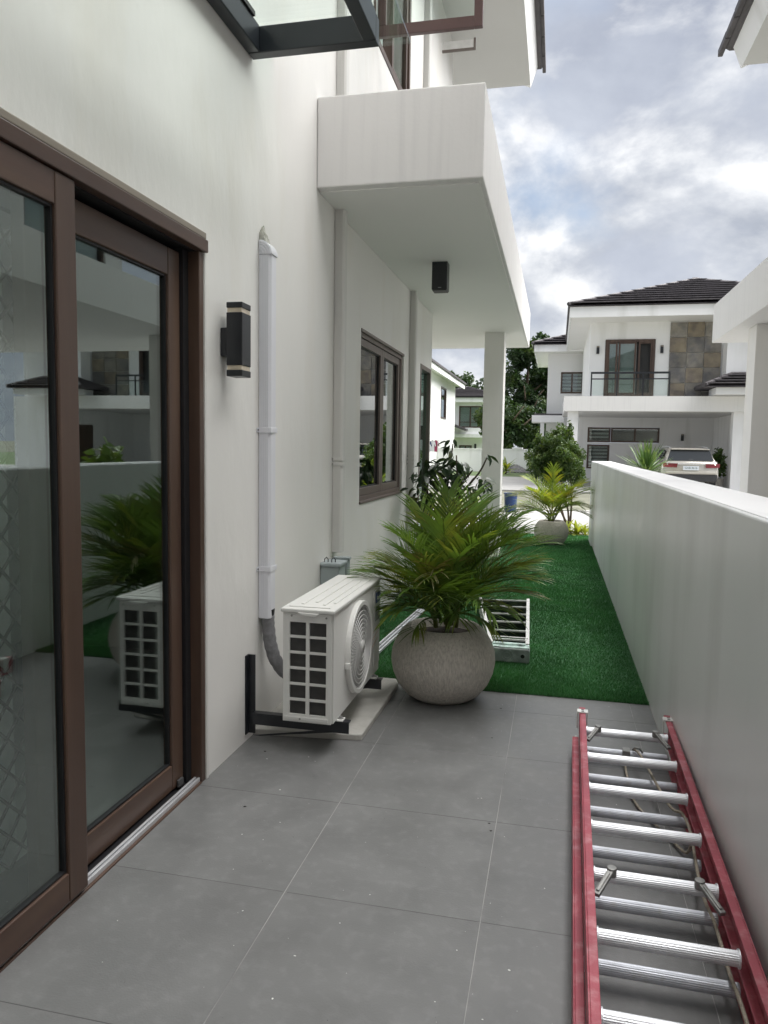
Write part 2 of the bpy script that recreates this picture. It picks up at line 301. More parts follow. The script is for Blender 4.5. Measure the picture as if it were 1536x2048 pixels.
def holed_y(mb, Y, th, x0, x1, z0, z1, holes):               # wall in the XZ plane, face at Y looking to -Y, thickness to +Y
    xs = sorted({x0, x1, *[h[0] for h in holes], *[h[1] for h in holes]}); zs = sorted({z0, z1, *[h[2] for h in holes], *[h[3] for h in holes]})
    inside = lambda a, b: any(h[0] < a < h[1] and h[2] < b < h[3] for h in holes)
    for i in range(len(xs)-1):
        for j in range(len(zs)-1):
            if inside((xs[i]+xs[i+1])/2, (zs[j]+zs[j+1])/2): continue
            a, b, c, d = xs[i], xs[i+1], zs[j], zs[j+1]
            mb.quad((a, Y, c), (b, Y, c), (b, Y, d), (a, Y, d)); mb.quad((a, Y+th, c), (a, Y+th, d), (b, Y+th, d), (b, Y+th, c))
    for (a, b, c, d) in [*holes, (x0, x1, z0, z1)]:
        for p, q in (((a, c), (b, c)), ((b, c), (b, d)), ((b, d), (a, d)), ((a, d), (a, c))):
            mb.quad((p[0], Y, p[1]), (q[0], Y, q[1]), (q[0], Y+th, q[1]), (p[0], Y+th, p[1]))
    return mb
def frame_x(mb, xa, xb, y0, y1, z0, z1, w, wb=None, wt=None):   # rectangular frame in a YZ opening
    wb = wb or w; wt = wt or w
    mb.box(xa, xb, y0, y0+w, z0, z1); mb.box(xa, xb, y1-w, y1, z0, z1); mb.box(xa, xb, y0+w, y1-w, z0, z0+wb); mb.box(xa, xb, y0+w, y1-w, z1-wt, z1); return mb
def frame_y(mb, ya, yb, x0, x1, z0, z1, w):
    mb.box(x0, x0+w, ya, yb, z0, z1); mb.box(x1-w, x1, ya, yb, z0, z1); mb.box(x0+w, x1-w, ya, yb, z0, z0+w); mb.box(x0+w, x1-w, ya, yb, z1-w, z1); return mb

# ================================================================== SETTING
WX = -1.356      # face of the house wall
bx('ground', ground_m, None, -900, 900, -300, 1500, -.6, -.06)['kind'] = 'structure'
pv = bx('pavement', pave_m, None, -40, 60, 12.32, 17.2, -.3, 0.0); tag(pv, kind='structure')
rd = bx('road', road_m, None, -60, 80, 17.35, 25.2, -.3, -.10); tag(rd, kind='structure')
kb = thing('kerb', None, None, (0, 17.2, 0)); tag(kb, kind='structure')
for i in range(-6, 12): bx('kerb_stone', concrete, kb, i*1.0+.006, i*1.0+.994, 17.2, 17.35, -.25, .015, .01)
dw = bx('driveway', pave_m, None, -12, 30, 25.2, 37.0, -.3, -.005); tag(dw, kind='structure')
fl = bx('far_lawn', lawn_m, None, -60, 60, 37.0, 140, -.3, -.008); tag(fl, kind='structure')
bx('driveway', concrete, None, -9.5, -1.4, 11.3, 12.32, -.3, -.004)['kind'] = 'structure'

# patio tiles
pf = bx('patio_floor', grout_m, None, -1.62, .55, -2.2, 4.172, -.3, -.0009); tag(pf, kind='structure')
xs = [-1.368, -.768, -.168, .432, .536]; yl = [4.18, 3.883, 3.283, 2.683, 2.083, 1.483, .883, .283, -.317, -.917, -1.517, -2.117]
g = .0011; gy = .0008
dkg = pmat('dark_grout', (.07, .07, .07), .9, var=.2)
for y in yl[1:-1]:
    for a_, b_ in ((xs[0], -.775), (-.761, -.175), (-.161, .425)): bx('grout_joint', dkg, pf, a_, b_, y-gy*.9, y+gy*.9, -.01, -.0004)
for i in range(4):
    for j in range(len(yl)-1):
        dz = random.uniform(.0, .0005)
        bx('tile', tile_m, pf, xs[i]+g, xs[i+1]-g, yl[j+1]+gy, yl[j]-gy, -.02, dz, .0007, seg=1)

# artificial turf strip
tb = bx('lawn', turf_base, None, -1.356, .537, 4.176, 12.3, -.3, .002); tag(tb, kind='structure')
def turf():
    n = 190000
    t = rng.random(n)**1.7
    y = 4.178 + t*8.10; x = -1.35 + rng.random(n)*1.88
    x = np.where(y < 4.2, np.clip(x, -1.35, .53), x)
    h = (.011 + rng.random(n)*.011)*(1+.25*np.sin(x*3+y*2)); a = rng.random(n)*2*np.pi; w = .0016 + .0009*(y-4.0)*.6 + rng.random(n)*.0008
    lean = rng.normal(0, .007, (n, 2)) + np.array([.0, -.003])
    v = np.zeros((n, 3, 3), np.float32)
    v[:, 0] = np.stack([x-np.cos(a)*w, y-np.sin(a)*w, np.full(n, .001)], 1); v[:, 1] = np.stack([x+np.cos(a)*w, y+np.sin(a)*w, np.full(n, .001)], 1)
    v[:, 2] = np.stack([x+lean[:, 0], np.maximum(y+lean[:, 1], 4.168), .002+h], 1)
    me = bpy.data.meshes.new('grass'); me.vertices.add(n*3); me.vertices.foreach_set('co', v.ravel())
    me.loops.add(n*3); me.loops.foreach_set('vertex_index', np.arange(n*3, dtype=np.int32))
    me.polygons.add(n); me.polygons.foreach_set('loop_start', np.arange(0, n*3, 3, dtype=np.int32)); me.polygons.foreach_set('loop_total', np.full(n, 3, np.int32))
    me.update(calc_edges=True); me.materials.append(turf_m)
    o = bpy.data.objects.new('grass', me); C.objects.link(o); tag(o, 'short green artificial turf pile laid between the house and low wall', 'grass', kind='stuff')
turf()

# unseen wall added behind the camera to block sky light from the rear
rw = bx('rear_sky_blocker', paint, None, WX, 8.0, -2.5, -2.25, -.05, 6.6); tag(rw, kind='structure')
# ================================================================== OWN HOUSE
H = thing('house', 'white two storey house with brown sliding door and projecting balcony', 'house', (-5, 2, 0))
DY0, DY1, DZ = -.30, 2.742, 2.178
mb = holed_x(MB(), WX, .16, -4.0, 8.18, -.02, 2.80, [(DY0, DY1, -.01, DZ), (5.155, 6.665, .955, 2.19), (7.50, 8.12, .02, 2.20)])
mb.build('wall', paint, H)
mb = holed_x(MB(), WX, .16, -4.0, 9.28, 2.80, 6.12, [(5.38, 6.70, 4.25, 5.60)])
mb.build('wall', paint, H)
m = MB(); m.box(-9.5, WX-.16, 8.02, 8.18, -.02, 2.80); m.box(-9.5, WX-.16, 9.12, 9.28, 2.80, 6.12); m.box(-9.5, WX-.16, -4, -3.84, -.02, 6.12); m.box(-9.5, -9.34, -3.84, 8.02, -.02, 6.12)
m.build('wall', paint, H)
m = MB(); m.box(-9.34, WX-.165, -3.84, 8.02, 2.78, 2.95); m.build('ceiling', room_m, H)
bx('interior_floor', pmat('room_floor', (.30, .30, .29), .3, var=.06), H, -9.34, WX-.165, -3.84, 8.02, -.05, -.012)
m = MB(); m.box(-5.0, -4.9, -3.84, 8.02, -.01, 2.77); m.box(-4.9, WX-.17, 4.45, 4.55, -.01, 2.77); m.box(-4.9, WX-.17, -.9, -.8, -.01, 2.77); m.build('interior_wall', room_m, H)
# balcony
b = MB(); b.box(WX+.001, -.43, 4.135, 11.02, 2.797, 3.285); b.build('balcony', paint_streak, H, bevel=.008)
bx('balcony_soffit', soffit_m, H, WX+.002, -.474, 4.19, 10.97, 2.790, 2.7965)
bx('porch_slab', paint_streak, H, -6.0, WX+.0005, 8.183, 11.02, 2.797, 3.285)
bx('porch_soffit', soffit_m, H, -5.9, WX+.0015, 8.188, 10.97, 2.7905, 2.7967)
bx('balcony_bounce_cover', tile_m, H, WX+.01, -.50, 4.20, 10.95, 3.286, 3.292); bx('porch_bounce_cover', tile_m, H, -5.9, WX, 9.30, 10.95, 3.286, 3.292)  # unseen dark sheets added to cut light bounced up to the eaves
# drip groove and end beam under the balcony
bx('drip_edge', soffit_m, H, -.475, -.455, 4.19, 10.97, 2.788, 2.797)
bx('column', paint, H, -.914, -.67, 9.48, 9.80, -.02, 2.797, .006)
# roof: soffit, leaning fascia, dark tile edge
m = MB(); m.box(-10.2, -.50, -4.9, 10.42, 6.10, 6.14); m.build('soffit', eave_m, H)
m = MB(); m.prism([(-.50, 6.10), (-.415, 6.36), (-.60, 6.36), (-.60, 6.141)], 1, -4.9, 10.50); m.build('fascia', paint_far, H)
m = MB(); m.prism([(-10.2, 6.36), (-.37, 6.352), (-.345, 6.40), (-.34, 6.46), (-5.3, 8.1), (-10.2, 6.46)], 1, -5.0, 10.56); m.build('roof', roof_m, H)
rf = MB()
for i in range(34):
    y = -4.9 + i*.46
    rf.box(-.36, -.315, y+.004, y+.452, 6.375, 6.452+.012*(i % 2))
rf.build('roof_edge', roof_m, H, bevel=.01)
# ---------------------------- sliding door
D = bx('sliding_door', woodh, H, -1.375, -1.338, DY0, DY1+.012, 2.102, 2.150, .004)
bx('head_moulding', pmat('head_moulding', (.26, .225, .185), .4, var=.1), D, -1.375, -1.345, DY0, DY1+.010, 2.153, 2.178, .004)
m = MB(); m.box(-1.50, -1.376, DY0, DY1, 2.10, 2.175); m.build('head_recess_shade', gasket, D)  # black block paints in the dark of the head recess
bx('jamb', wood, D, -1.50, -1.354, 2.706, 2.741, 0, 2.10, .003)
bx('jamb_trim', pvc_p, D, -1.40, -1.349, 2.7425, 2.758, 0, 2.10, .002)
bx('jamb_gap_shade', gasket, D, -1.50, -1.40, 2.664, 2.705, 0.012, 2.10)  # black strip paints the shade in the gap beside the stile
bx('jamb', wood, D, -1.50, -1.354, DY0, DY0+.036, 0, 2.10, .003)
m = MB(); m.box(-1.50, -1.352, DY0+.04, 2.705, -.006, .006); m.build('sill', woodh, D, bevel=.002)
for x in (-1.366, -1.382, -1.437): bx('track_rail', alu, D, x-.005, x+.005, DY0+.04, 2.704, .006, .022, .001)
bx('track_channel', gasket, D, -1.43, -1.391, DY0+.04, 2.704, .0065, .010)
def sash(y0, y1, xa, xb, zb, zt, wst, wr, glassx):
    for ya, yb_ in ((y0, y0+wst), (y1-wst, y1)): bx('stile', wood, D, xa, xb, ya, yb_, zb, zt, .004)
    for za, zb_ in ((zb, zb+wr), (zt-wr, zt)): bx('rail', woodh, D, xa, xb-.001, y0+wst+.0005, y1-wst-.0005, za, zb_, .004)
    m3 = frame_x(MB(), glassx-.004, xb-.010, y0+wst+.0007, y1-wst-.0007, zb+wr+.0005, zt-wr-.0005, .007); m3.build('bead', gasket, D)
    bx('pane', doorglass, D, glassx-.003, glassx+.003, y0+wst+.003, y1-wst-.003, zb+wr+.003, zt-wr-.003)
sash(.86, 1.935, -1.386, -1.346, .020, 2.099, .088, .090, -1.368)
sash(1.80, 2.660, -1.452, -1.412, .020, 2.085, .085, .100, -1.434)
sash(-.255, .93, -1.455, -1.412, .020, 2.085, .085, .100, -1.434)
bx('door_stop', rubber, D, -1.410, -1.398, 2.60, 2.64, .018, .05, .004)
# security screen with diamond mesh behind the front sash
S = frame_x(MB(), -1.505, -1.475, .80, 2.005, .03, 2.08, .085, .11).build('security_screen', screen_m, D, bevel=.003)
gm = MB(); ny, nz = 11, 19; cy, cz = 1.035/ny, 1.83/nz; y0, z0 = .885, .14
for i in range(ny):
    for j in range(nz):
        a = (-1.490, y0+i*cy, z0+(j+.5)*cz); t_ = (-1.490, y0+(i+.5)*cy, z0+(j+1)*cz); c_ = (-1.490, y0+(i+1)*cy, z0+(j+.5)*cz); d_ = (-1.490, y0+(i+.5)*cy, z0+j*cz)
        for p, q in ((a, t_), (t_, c_), (c_, d_), (d_, a)): gm.tube([p, q], .0048, 4, False)
gm.build('diamond_mesh', screen_m, D)
m = MB(); m.box(-1.4745, -1.456, 1.80, 1.93, .68, .80); m.build('lock_box', black, D, bevel=.006)
m = MB(); nn = 60
for i in range(nn):
    ya, yb_ = .4+i*1.54/nn, .4+(i+1)*1.54/nn; xa_, xb_ = -1.60+.018*math.sin(i*1.1), -1.60+.018*math.sin((i+1)*1.1); m.quad((xa_, ya, .02), (xb_, yb_, .02), (xb_, yb_, 2.2), (xa_, ya, 2.2))
m.build('curtain', pmat('grey_curtain', (.74, .75, .74), .9, var=.06), D)
# ---------------------------- window beside the second trunking
def sliding_window(y0, y1, z0, z1, fr, w, name='window'):
    Wd = frame_x(MB(), -1.43, -1.372, y0, y1, z0, z1, .05).build(name, fr, H, bevel=.003)
    bx('sill', fr, Wd, -1.40, -1.346, y0+.004, y1-.004, z0-.001, z0+.018, .003)
    mid = (y0+y1)/2
    for (a, b_, xa) in ((y0+.051, mid+.03, -1.405), (mid+.033, y1-.051, -1.405)):
        s = frame_x(MB(), xa-.02, xa+.022, a, b_, z0+.052, z1-.052, w).build('sash', fr, Wd, bevel=.004)
        frame_x(MB(), xa-.012, xa+.006, a+w, b_-w, z0+.052+w, z1-.052-w, .008).build('bead', gasket, Wd)
        bx('pane', winglass, Wd, xa-.006, xa-.001, a+w+.004, b_-w-.004, z0+.056+w, z1-.056-w)
    bx('head_trim', fr, Wd, -1.372, -1.350, y0+.003, y1-.003, z1-.022, z1-.001, .003)
    bx('room_blind', pmat('dark_curtain', (.10, .10, .10), .9, var=.1), Wd, -1.62, -1.60, y0-.1, y1+.1, z0-.1, z1+.1)
    return Wd
sliding_window(5.155, 6.665, .955, 2.19, wingrey, .055)
# corner glass door further along
G = frame_x(MB(), -1.43, -1.350, 7.50, 8.12, .02, 2.20, .045).build('glass_door', wingrey, H, bevel=.003)
bx('pane', greenglass, G, -1.392, -1.386, 7.55, 8.07, .07, 2.15)
bx('blind', blind_m, G, -1.50, -1.49, 7.5, 8.0, .05, 2.2)  # pale sheet added behind the pane to lighten the glass
bx('mid_rail', wingrey, G, -1.40, -1.37, 7.55, 8.07, 1.00, 1.03)
# upper window with one casement leaf open at right angles
U = frame_x(MB(), -1.43, -1.350, 5.38, 6.70, 4.25, 5.60, .05).build('window', wood, H, bevel=.003)
bx('mullion', wood, U, -1.43, -1.352, 5.98, 6.03, 4.301, 5.549)
frame_x(MB(), -1.41, -1.365, 6.035, 6.645, 4.305, 5.545, .055).build('sash', wood, U, bevel=.003)
bx('pane', farglass, U, -1.39, -1.385, 6.09, 6.59, 4.36, 5.49)
bx('curtain', curtain_m, U, -1.50, -1.48, 5.44, 6.64, 4.31, 5.54)
L1 = MB(); L1.box(-1.345, -.66, 5.46, 5.50, 4.27, 4.345); L1.box(-.66, -.60, 5.46, 5.50, 4.27, 5.55); L1.box(-1.345, -.66, 5.46, 5.50, 5.49, 5.55); L1.box(-1.345, -1.285, 5.46, 5.50, 4.345, 5.49)
L1.build('open_leaf', pmat('leaf_brown', (.11, .065, .06), .4, var=.1), U, bevel=.004)
bx('pane', clearglass, U, -1.284, -.661, 5.478, 5.483, 4.346, 5.489)
m = MB(); m.box(-.90, -.66, 5.60, 5.615, 4.19, 4.205); m.box(-.675, -.66, 5.60, 5.615, 4.205, 4.27); m.build('stay_arm', pmat('stay', (.2, .17, .15), .4, .3), U)
m = MB(); m.box(-.90, -.676, 5.603, 5.612, 4.2055, 4.262); m.build('stay_plate', whitemetal, U)

# ================================================================== THINGS ON THE HOUSE
# glass canopy over the door
K = thing('glass_canopy', 'glass canopy on dark steel beams above the sliding door', 'canopy', (WX, 1.5, 3.04))
bx('wall_beam', navy, K, WX+.002, WX+.058, -.4, 3.165, 3.042, 3.150, .004)
bx('outer_beam', navy, K, -.842, -.786, -.4, 3.165, 3.042, 3.150, .004)
for y in (3.167, 1.55, -.06): bx('cross_beam', navy, K, WX+.003, -.787, y, y+.058, 3.041, 3.149, .004)
bx('glass_sheet', clearglass, K, WX+.004, -.70, -.5, 3.47, 3.170, 3.180)
for x in (-1.30, -.80): bx('glazing_tape', rubber, K, x-.01, x+.01, -.4, 3.1, 3.1505, 3.1695)
# wall lamp
K = thing('wall_lamp', 'black up and down wall lamp beside the sliding door', 'lamp', (WX, 2.93, 1.79))
bx('back_plate', black, K, WX+.0005, -1.326, 2.892, 2.968, 1.727, 1.842, .004)
bx('body', black, K, -1.3255, -1.256, 2.884, 2.975, 1.689, 1.901, .003)
bx('cap', black, K, -1.3255, -1.256, 2.884, 2.975, 1.919, 1.942, .003)
bx('cap', black, K, -1.3255, -1.256, 2.884, 2.975, 1.645, 1.671, .003)
for z in (1.9012, 1.6712): bx('lens', lens_m, K, -1.322, -1.2595, 2.8875, 2.9715, z, z+.0176)
# soffit lamp
K = thing('ceiling_lamp', 'black square downlight box under the balcony', 'lamp', (-.925, 5.92, 2.797))
bx('body', black, K, -.985, -.866, 5.862, 5.985, 2.582, 2.7965, .004)
bx('rim', gasket, K, -.98, -.871, 5.867, 5.98, 2.575, 2.581)
bx('maker_mark', pmat('grey_mark', (.3, .3, .3), .5), K, -.935, -.91, 5.8605, 5.8625, 2.592, 2.598)
# line set trunkings
def trunking(y, z0, z1, mat, label, straps, name='pipe_cover', w=.075, d=.060):
    K = thing(name, label, 'pipe cover', (WX, y, z0))
    pr = [(WX+.001, y), (WX+d-.012, y), (WX+d, y+.010), (WX+d, y+w-.010), (WX+d-.012, y+w), (WX+.001, y+w)]
    m = MB(); m.prism(pr, 2, z0, z1); m.build('body', mat, K, bevel=.003)
    for i in range(5):
        x = WX+.009+i*.009
        bx('ridge', mat, K, x, x+.004, y-.0018, y-.0002, z0+.002, z1-.002)
    for z in straps:
        m = MB(); m.box(WX+.0015, WX+d+.004, y-.005, y-.0022, z, z+.024); m.box(WX+d+.001, WX+d+.004, y-.0021, y+w+.002, z, z+.024); m.box(WX+.0015, WX+.005, y-.028, y-.0052, z+.002, z+.022)
        m.build('strap', mat, K, bevel=.002)
        MB().lathe([(.004, 0), (.004, .003)], 10, M=Matrix.Translation((WX+.005, y-.017, z+.012)) @ Matrix.Rotation(R(90), 4, 'Y')).build('screw', rubber, K)
    return K
K = trunking(3.300, .545, 2.232, pvc, 'bluish white ribbed pipe cover with rounded elbow above the air conditioner', [.772, 1.424])
el = MB(); seg = 9
for (ra, rb, ya, yb) in ((0, .060, 3.300, 3.375),):
    pts = [(WX+.001, 2.2325)] + [(WX+.001+.064*math.cos(t), 2.2325+.066*math.sin(t)) for t in [i*math.pi/2/seg for i in range(seg+1)]]
    el.prism(pts, 1, ya-.002, yb+.002)
el.build('elbow', pvc, K, bevel=.003)
for r_ in (.022, .034, .046, .057):
    rr = MB(); rr.tube([(WX+.001+r_*math.cos(t), 3.2975, 2.2335+r_*math.sin(t)) for t in [.05+i*(math.pi/2-.1)/8 for i in range(9)]], .0022, 5); rr.build('elbow_rib', pvc, K)
fo = MB(); 
for i in range(7):
    y = 3.305+i*.009; hh = random.uniform(.03, .075)
    fo.prism([(WX+.001, 2.296), (WX+.03, 2.294), (WX+.024+random.uniform(-.008, .004), 2.296+hh*.6), (WX+.012, 2.296+hh), (WX+.001, 2.296+hh*.9)], 1, y, y+.008)
fo.build('sealing_foam', foam, K)
trunking(4.497, .70, 2.795, pvc_p, 'painted pipe cover running up behind the grey switch boxes', [1.244, 1.275], d=.062)
trunking(4.497, 3.29, 6.09, pvc_p, 'painted pipe cover rising from the balcony to the eaves', [], d=.062)
trunking(6.905, .0, 2.795, pvc_p, 'painted pipe cover between the two ground floor windows', [1.20, 1.235, 1.27], d=.062)
trunking(7.35, 3.29, 6.09, pvc_p, 'painted pipe cover on the upper wall past the open window', [], d=.062)
# switch boxes
K = thing('switch_box', 'pale grey lidded switch box on wall behind the air conditioner', 'switch box', (WX, 4.3, .6))
bx('body', ebox_m, K, WX+.001, -1.238, 4.262, 4.40, .53, .645, .006); bx('lid', ebox_m, K, WX+.001, -1.228, 4.252, 4.41, .646, .672, .008)
m = MB()
for x in (-1.335, -1.29): m.tube([(x, 4.28, .671), (x, 4.283, .69), (x+.01, 4.29, .70), (x+.02, 4.29, .69), (x+.02, 4.29, .671)], .0035, 6)
m.build('cable_loop', rubber, K)
K = thing('switch_box', 'second grey switch box just beyond the lidded one', 'switch box', (WX, 4.45, .62))
bx('body', ebox_m, K, WX+.001, -1.232, 4.43, 4.488, .55, .665, .006); bx('cover', ebox_m, K, WX+.03, -1.222, 4.436, 4.482, .666, .682, .004)

# ================================================================== AIR CONDITIONER
AX0, AX1, AY0, AY1, AZ0, AZ1 = -1.146, -.915, 3.064, 3.945, .150, .640
K = thing('air_conditioner', 'white outdoor air conditioner unit on black wall brackets', 'air conditioner', (-1.03, 3.5, .15))
FY, FZ, FR = 3.485, .395, .212
bx('body', acw, K, AX0, AX1-.105, AY0+.018, AY1, AZ0, AZ1, .004)
pb = MB(); sgc = 64; T2 = AX1
ang = [2*math.pi*k/sgc for k in range(sgc)]
def rectpt(a):
    c_, s_ = math.cos(a), math.sin(a); ty = ((AY1-FY) if c_ > 0 else (FY-AY0-.0185))/max(abs(c_), 1e-6); tz = ((AZ1-FZ) if s_ > 0 else (FZ-AZ0))/max(abs(s_), 1e-6); t_ = min(ty, tz); return (FY+t_*c_, FZ+t_*s_)
corn = [math.atan2(z_-FZ, y_-FY) % (2*math.pi) for y_ in (AY0+.0185, AY1) for z_ in (AZ0, AZ1)]
ang = sorted(ang + corn); na = len(ang)
inn = [(AX1, FY+(FR-.012)*math.cos(a), FZ+(FR-.012)*math.sin(a)) for a in ang]; out_ = [(AX1, *rectpt(a)) for a in ang]; dpt = [(AX1-.10, p_[1], p_[2]) for p_ in inn]; ob = [(AX1-.1049, p_[1], p_[2]) for p_ in out_]
pb.add(inn+out_+ob, [(k, na+k, na+(k+1) % na, (k+1) % na) for k in range(na)] + [(na+k, 2*na+k, 2*na+(k+1) % na, na+(k+1) % na) for k in range(na)]); pb.build('front_panel', acw, K, bevel=.004)
sh = MB(); sh.add(inn+dpt, [(k, (k+1) % na, na+(k+1) % na, na+k) for k in range(na)]); sh.build('fan_shroud', coil_m, K)
fb = MB()
for k in range(3):
    a0 = k*2.094+.4; fb.add([(AX1-.06, FY+.03*math.cos(a0), FZ+.03*math.sin(a0)), (AX1-.075, FY+.18*math.cos(a0-.3), FZ+.18*math.sin(a0-.3)), (AX1-.035, FY+.18*math.cos(a0+.9), FZ+.18*math.sin(a0+.9)), (AX1-.03, FY+.03*math.cos(a0+1.2), FZ+.03*math.sin(a0+1.2))], [(0, 1, 2, 3)])
fb.build('fan_blade', rubber, K)
holes = []; px0, px1 = AX0+.004, AX1-.006; pw = px1-px0
for c0, c1 in ((.135, .475), (.545, .895)):
    for k in range(6):
        zt = AZ1-.040-k*.0705; holes.append((px0+c0*pw, px0+c1*pw, zt-.061, zt))
sp = holed_y(MB(), AY0, .012, px0, px1, AZ0+.002, AZ1-.001, holes).build('side_panel', acw, K, bevel=.0035)
bx('coil', coil_m, K, AX0+.01, AX1-.012, AY0+.0125, AY0+.0175, AZ0+.01, AZ1-.006)
m = MB()
for k in range(90):
    z = AZ0+.03+k*.005; m.box(AX0+.02, AX1-.02, AY0+.0095, AY0+.0122, z, z+.0015)
m.build('fins', coil_m, K)
bx('panel_step', acw, K, AX0+.012, AX1-.018, AY0-.004, AY0-.0003, AZ0+.010, AZ0+.026, .003)
for x, z in ((AX0+.045, AZ1-.012), (AX1-.028, AZ1-.014), (AX0+.085, AZ0+.018)):
    MB().lathe([(.0045, 0), (.0045, .003), (.002, .004)], 10, M=Matrix.Translation((x, AY0-.004, z)) @ Matrix.Rotation(R(90), 4, 'X')).build('screw', cast, K, smooth=False)
lid = MB(); lid.box(AX0-.007, AX1+.008, AY0-.008, AY1+.007, AZ1+.001, AZ1+.020); LID = lid.build('lid', acw, K, bevel=.006, seg=3)
for i, x in enumerate((AX0+.055, AX0+.105, AX0+.155, AX0+.19)):
    bx('lid_ridge', acw, LID, x, x+.016, AY0+.09+.05*(i % 2), AY1-.09-.04*(i % 3), AZ1+.0202, AZ1+.0245, .003)
bx('lid_ridge', acw, LID, AX0+.02, AX1-.02, AY0+.03, AY0+.045, AZ1+.0202, AZ1+.024, .003)
m = MB(); m.prism([(AX0+.075, AZ1+.006), (AX0+.172, AZ1+.004), (AX0+.157, AZ1-.012), (AX0+.09, AZ1-.010)], 1, AY0-.014, AY0-.0085); m.build('lid_grip', acw, K, bevel=.003)
# fan grille
F = MB()
def ring(mb, r0, r1, xa, xb, seg=56):
    T = Matrix.Translation((0, FY, FZ))
    pr = [(r0, xa), (r0, xb), (r1, xb), (r1, xa)]
    vs = []
    for r_, x in pr:
        for k in range(seg):
            t = 2*math.pi*k/seg; vs.append((AX1+x, FY+r_*math.cos(t), FZ+r_*math.sin(t)))
    fs = [(i*seg+k, i*seg+(k+1) % seg, ((i+1) % 4)*seg+(k+1) % seg, ((i+1) % 4)*seg+k) for i in range(4) for k in range(seg)]
    mb.add(vs, fs)
ring(F, FR-.012, FR+.012, -.002, .024); FG = F.build('fan_ring', acw, K, bevel=.004)
rg = MB()
for k in range(9): ring(rg, .030+k*.0205, .0335+k*.0205, .016+.010*(1-k/9), .0195+.010*(1-k/9), 48)
rg.build('grille_ring', acg, K)
rb = MB()
for k in range(60):
    a0 = 2*math.pi*k/60; pts = []
    for i in range(7):
        r_ = .03+i*(FR-.042)/6; a = a0 + .55*(i/6)
        pts.append((AX1+.013+.010*(1-i/6), FY+r_*math.cos(a), FZ+r_*math.sin(a)))
    for i in range(6):
        p, q = Vector(pts[i]), Vector(pts[i+1]); w = Vector((.0015, 0, 0)); d = (q-p).normalized(); n_ = d.cross(Vector((1, 0, 0))).normalized()*.0011
        rb.add([p-w-n_, q-w-n_, q+w-n_, p+w-n_, p-w+n_, q-w+n_, q+w+n_, p+w+n_], [(0, 1, 2, 3), (7, 6, 5, 4), (0, 4, 5, 1), (3, 2, 6, 7)])
rb.build('grille_rib', acg, K)
MB().lathe([(.033, 0), (.031, .006), (0.001, .008)], 24, M=Matrix.Translation((AX1+.024, FY, FZ)) @ Matrix.Rotation(R(90), 4, 'Y'), close=False).build('hub', acg, K, smooth=True)
bx('ring_catch', acw, K, AX1+.001, AX1+.026, FY-FR-.020, FY-FR-.006, FZ-.05, FZ-.02, .003)
# control side: dark label, badge with name, three lines
bx('service_cover', pmat('service_cover', (.62, .62, .60), .4, var=.03), K, AX1+.0005, AX1+.006, 3.80, 3.935, AZ0+.05, AZ1-.03, .003)
bx('rating_label', pmat('rating_label', (.22, .24, .235), .4, var=.1), K, AX1+.0062, AX1+.0072, 3.83, 3.92, .44, .515)
bg = bx('badge', badge_m, K, AX1+.0062, AX1+.011, 3.83, 3.925, .537, .592, .012)
ft = text_mesh('badge_text', 'Koppel', .030, white_m); ft.parent = bg; PM[ft] = PM[bg]
ft.matrix_local = PM[bg].inverted() @ (Matrix.Translation((AX1+.0116, 3.8775, .5645)) @ Matrix.Rotation(R(90), 4, 'Z') @ Matrix.Rotation(R(90), 4, 'X'))
lm = pmat('pinstripe', (.55, .33, .25), .5)
for z in (.33, .365, .40):
    m = MB(); m.tube([(AX1+.0068, 3.735, z-.02), (AX1+.0068, 3.88, z+.012)], .0012, 4); m.build('pinstripe', lm, K)
for y in (3.16, 3.80):
    m = MB(); m.box(AX1-.04, AX1+.028, y-.022, y+.022, .1415, .1495); m.build('foot', acw, K, bevel=.002)
    MB().lathe([(.014, 0), (.014, .004), (.008, .005), (.007, .011)], 12, M=Matrix.Translation((AX1+.012, y, .150))).build('bolt', cast, K)
# brackets
for y, lb in ((3.16, 'black steel wall bracket under the near end of the air conditioner'), (3.80, 'black steel wall bracket under the far end of the air conditioner')):
    B = thing('wall_bracket', lb, 'bracket', (WX, y, .03), group='air conditioner brackets')
    m = MB(); m.box(WX+.001, WX+.006, y-.018, y+.018, .034, .405); m.box(WX+.0062, WX+.038, y+.012, y+.018, .034, .405); m.build('upright', black, B)
    m = MB(); m.box(WX+.0385, AX1+.055, y-.018, y+.018, .135, .141); m.box(WX+.0385, AX1+.055, y-.018, y-.013, .088, .1348); m.build('arm', black, B)
    m = MB(); m.prism([(WX+.039, .036), (WX+.075, .036), (AX1-.02, .0875), (AX1-.10, .0875)], 1, y-.017, y-.012); m.build('brace', black, B)
# insulated hose from the pipe cover to the unit
K = thing('insulated_hose', 'grey taped hose drooping from pipe cover to air conditioner', 'hose', (-1.32, 3.34, .3))
pts = [(-1.322, 3.337, .56), (-1.320, 3.338, .50), (-1.312, 3.342, .42), (-1.295, 3.352, .345), (-1.265, 3.37, .285), (-1.225, 3.39, .245), (-1.18, 3.41, .225), (-1.150, 3.42, .22)]
sm = []
for i in range(len(pts)-1):
    for t in (0, .25, .5, .75): sm.append(tuple(Vector(pts[i]).lerp(Vector(pts[i+1]), t)))
sm.append(pts[-1])
MB().tube(sm, [.030+.0022*(i % 2) for i in range(len(sm))], 14).build('sleeve', hose_m, K, smooth=True)
MB().tube([(-1.322, 3.337, .585), (-1.321, 3.337, .52)], [.034, .026], 12).build('cable_bundle', gasket, K)
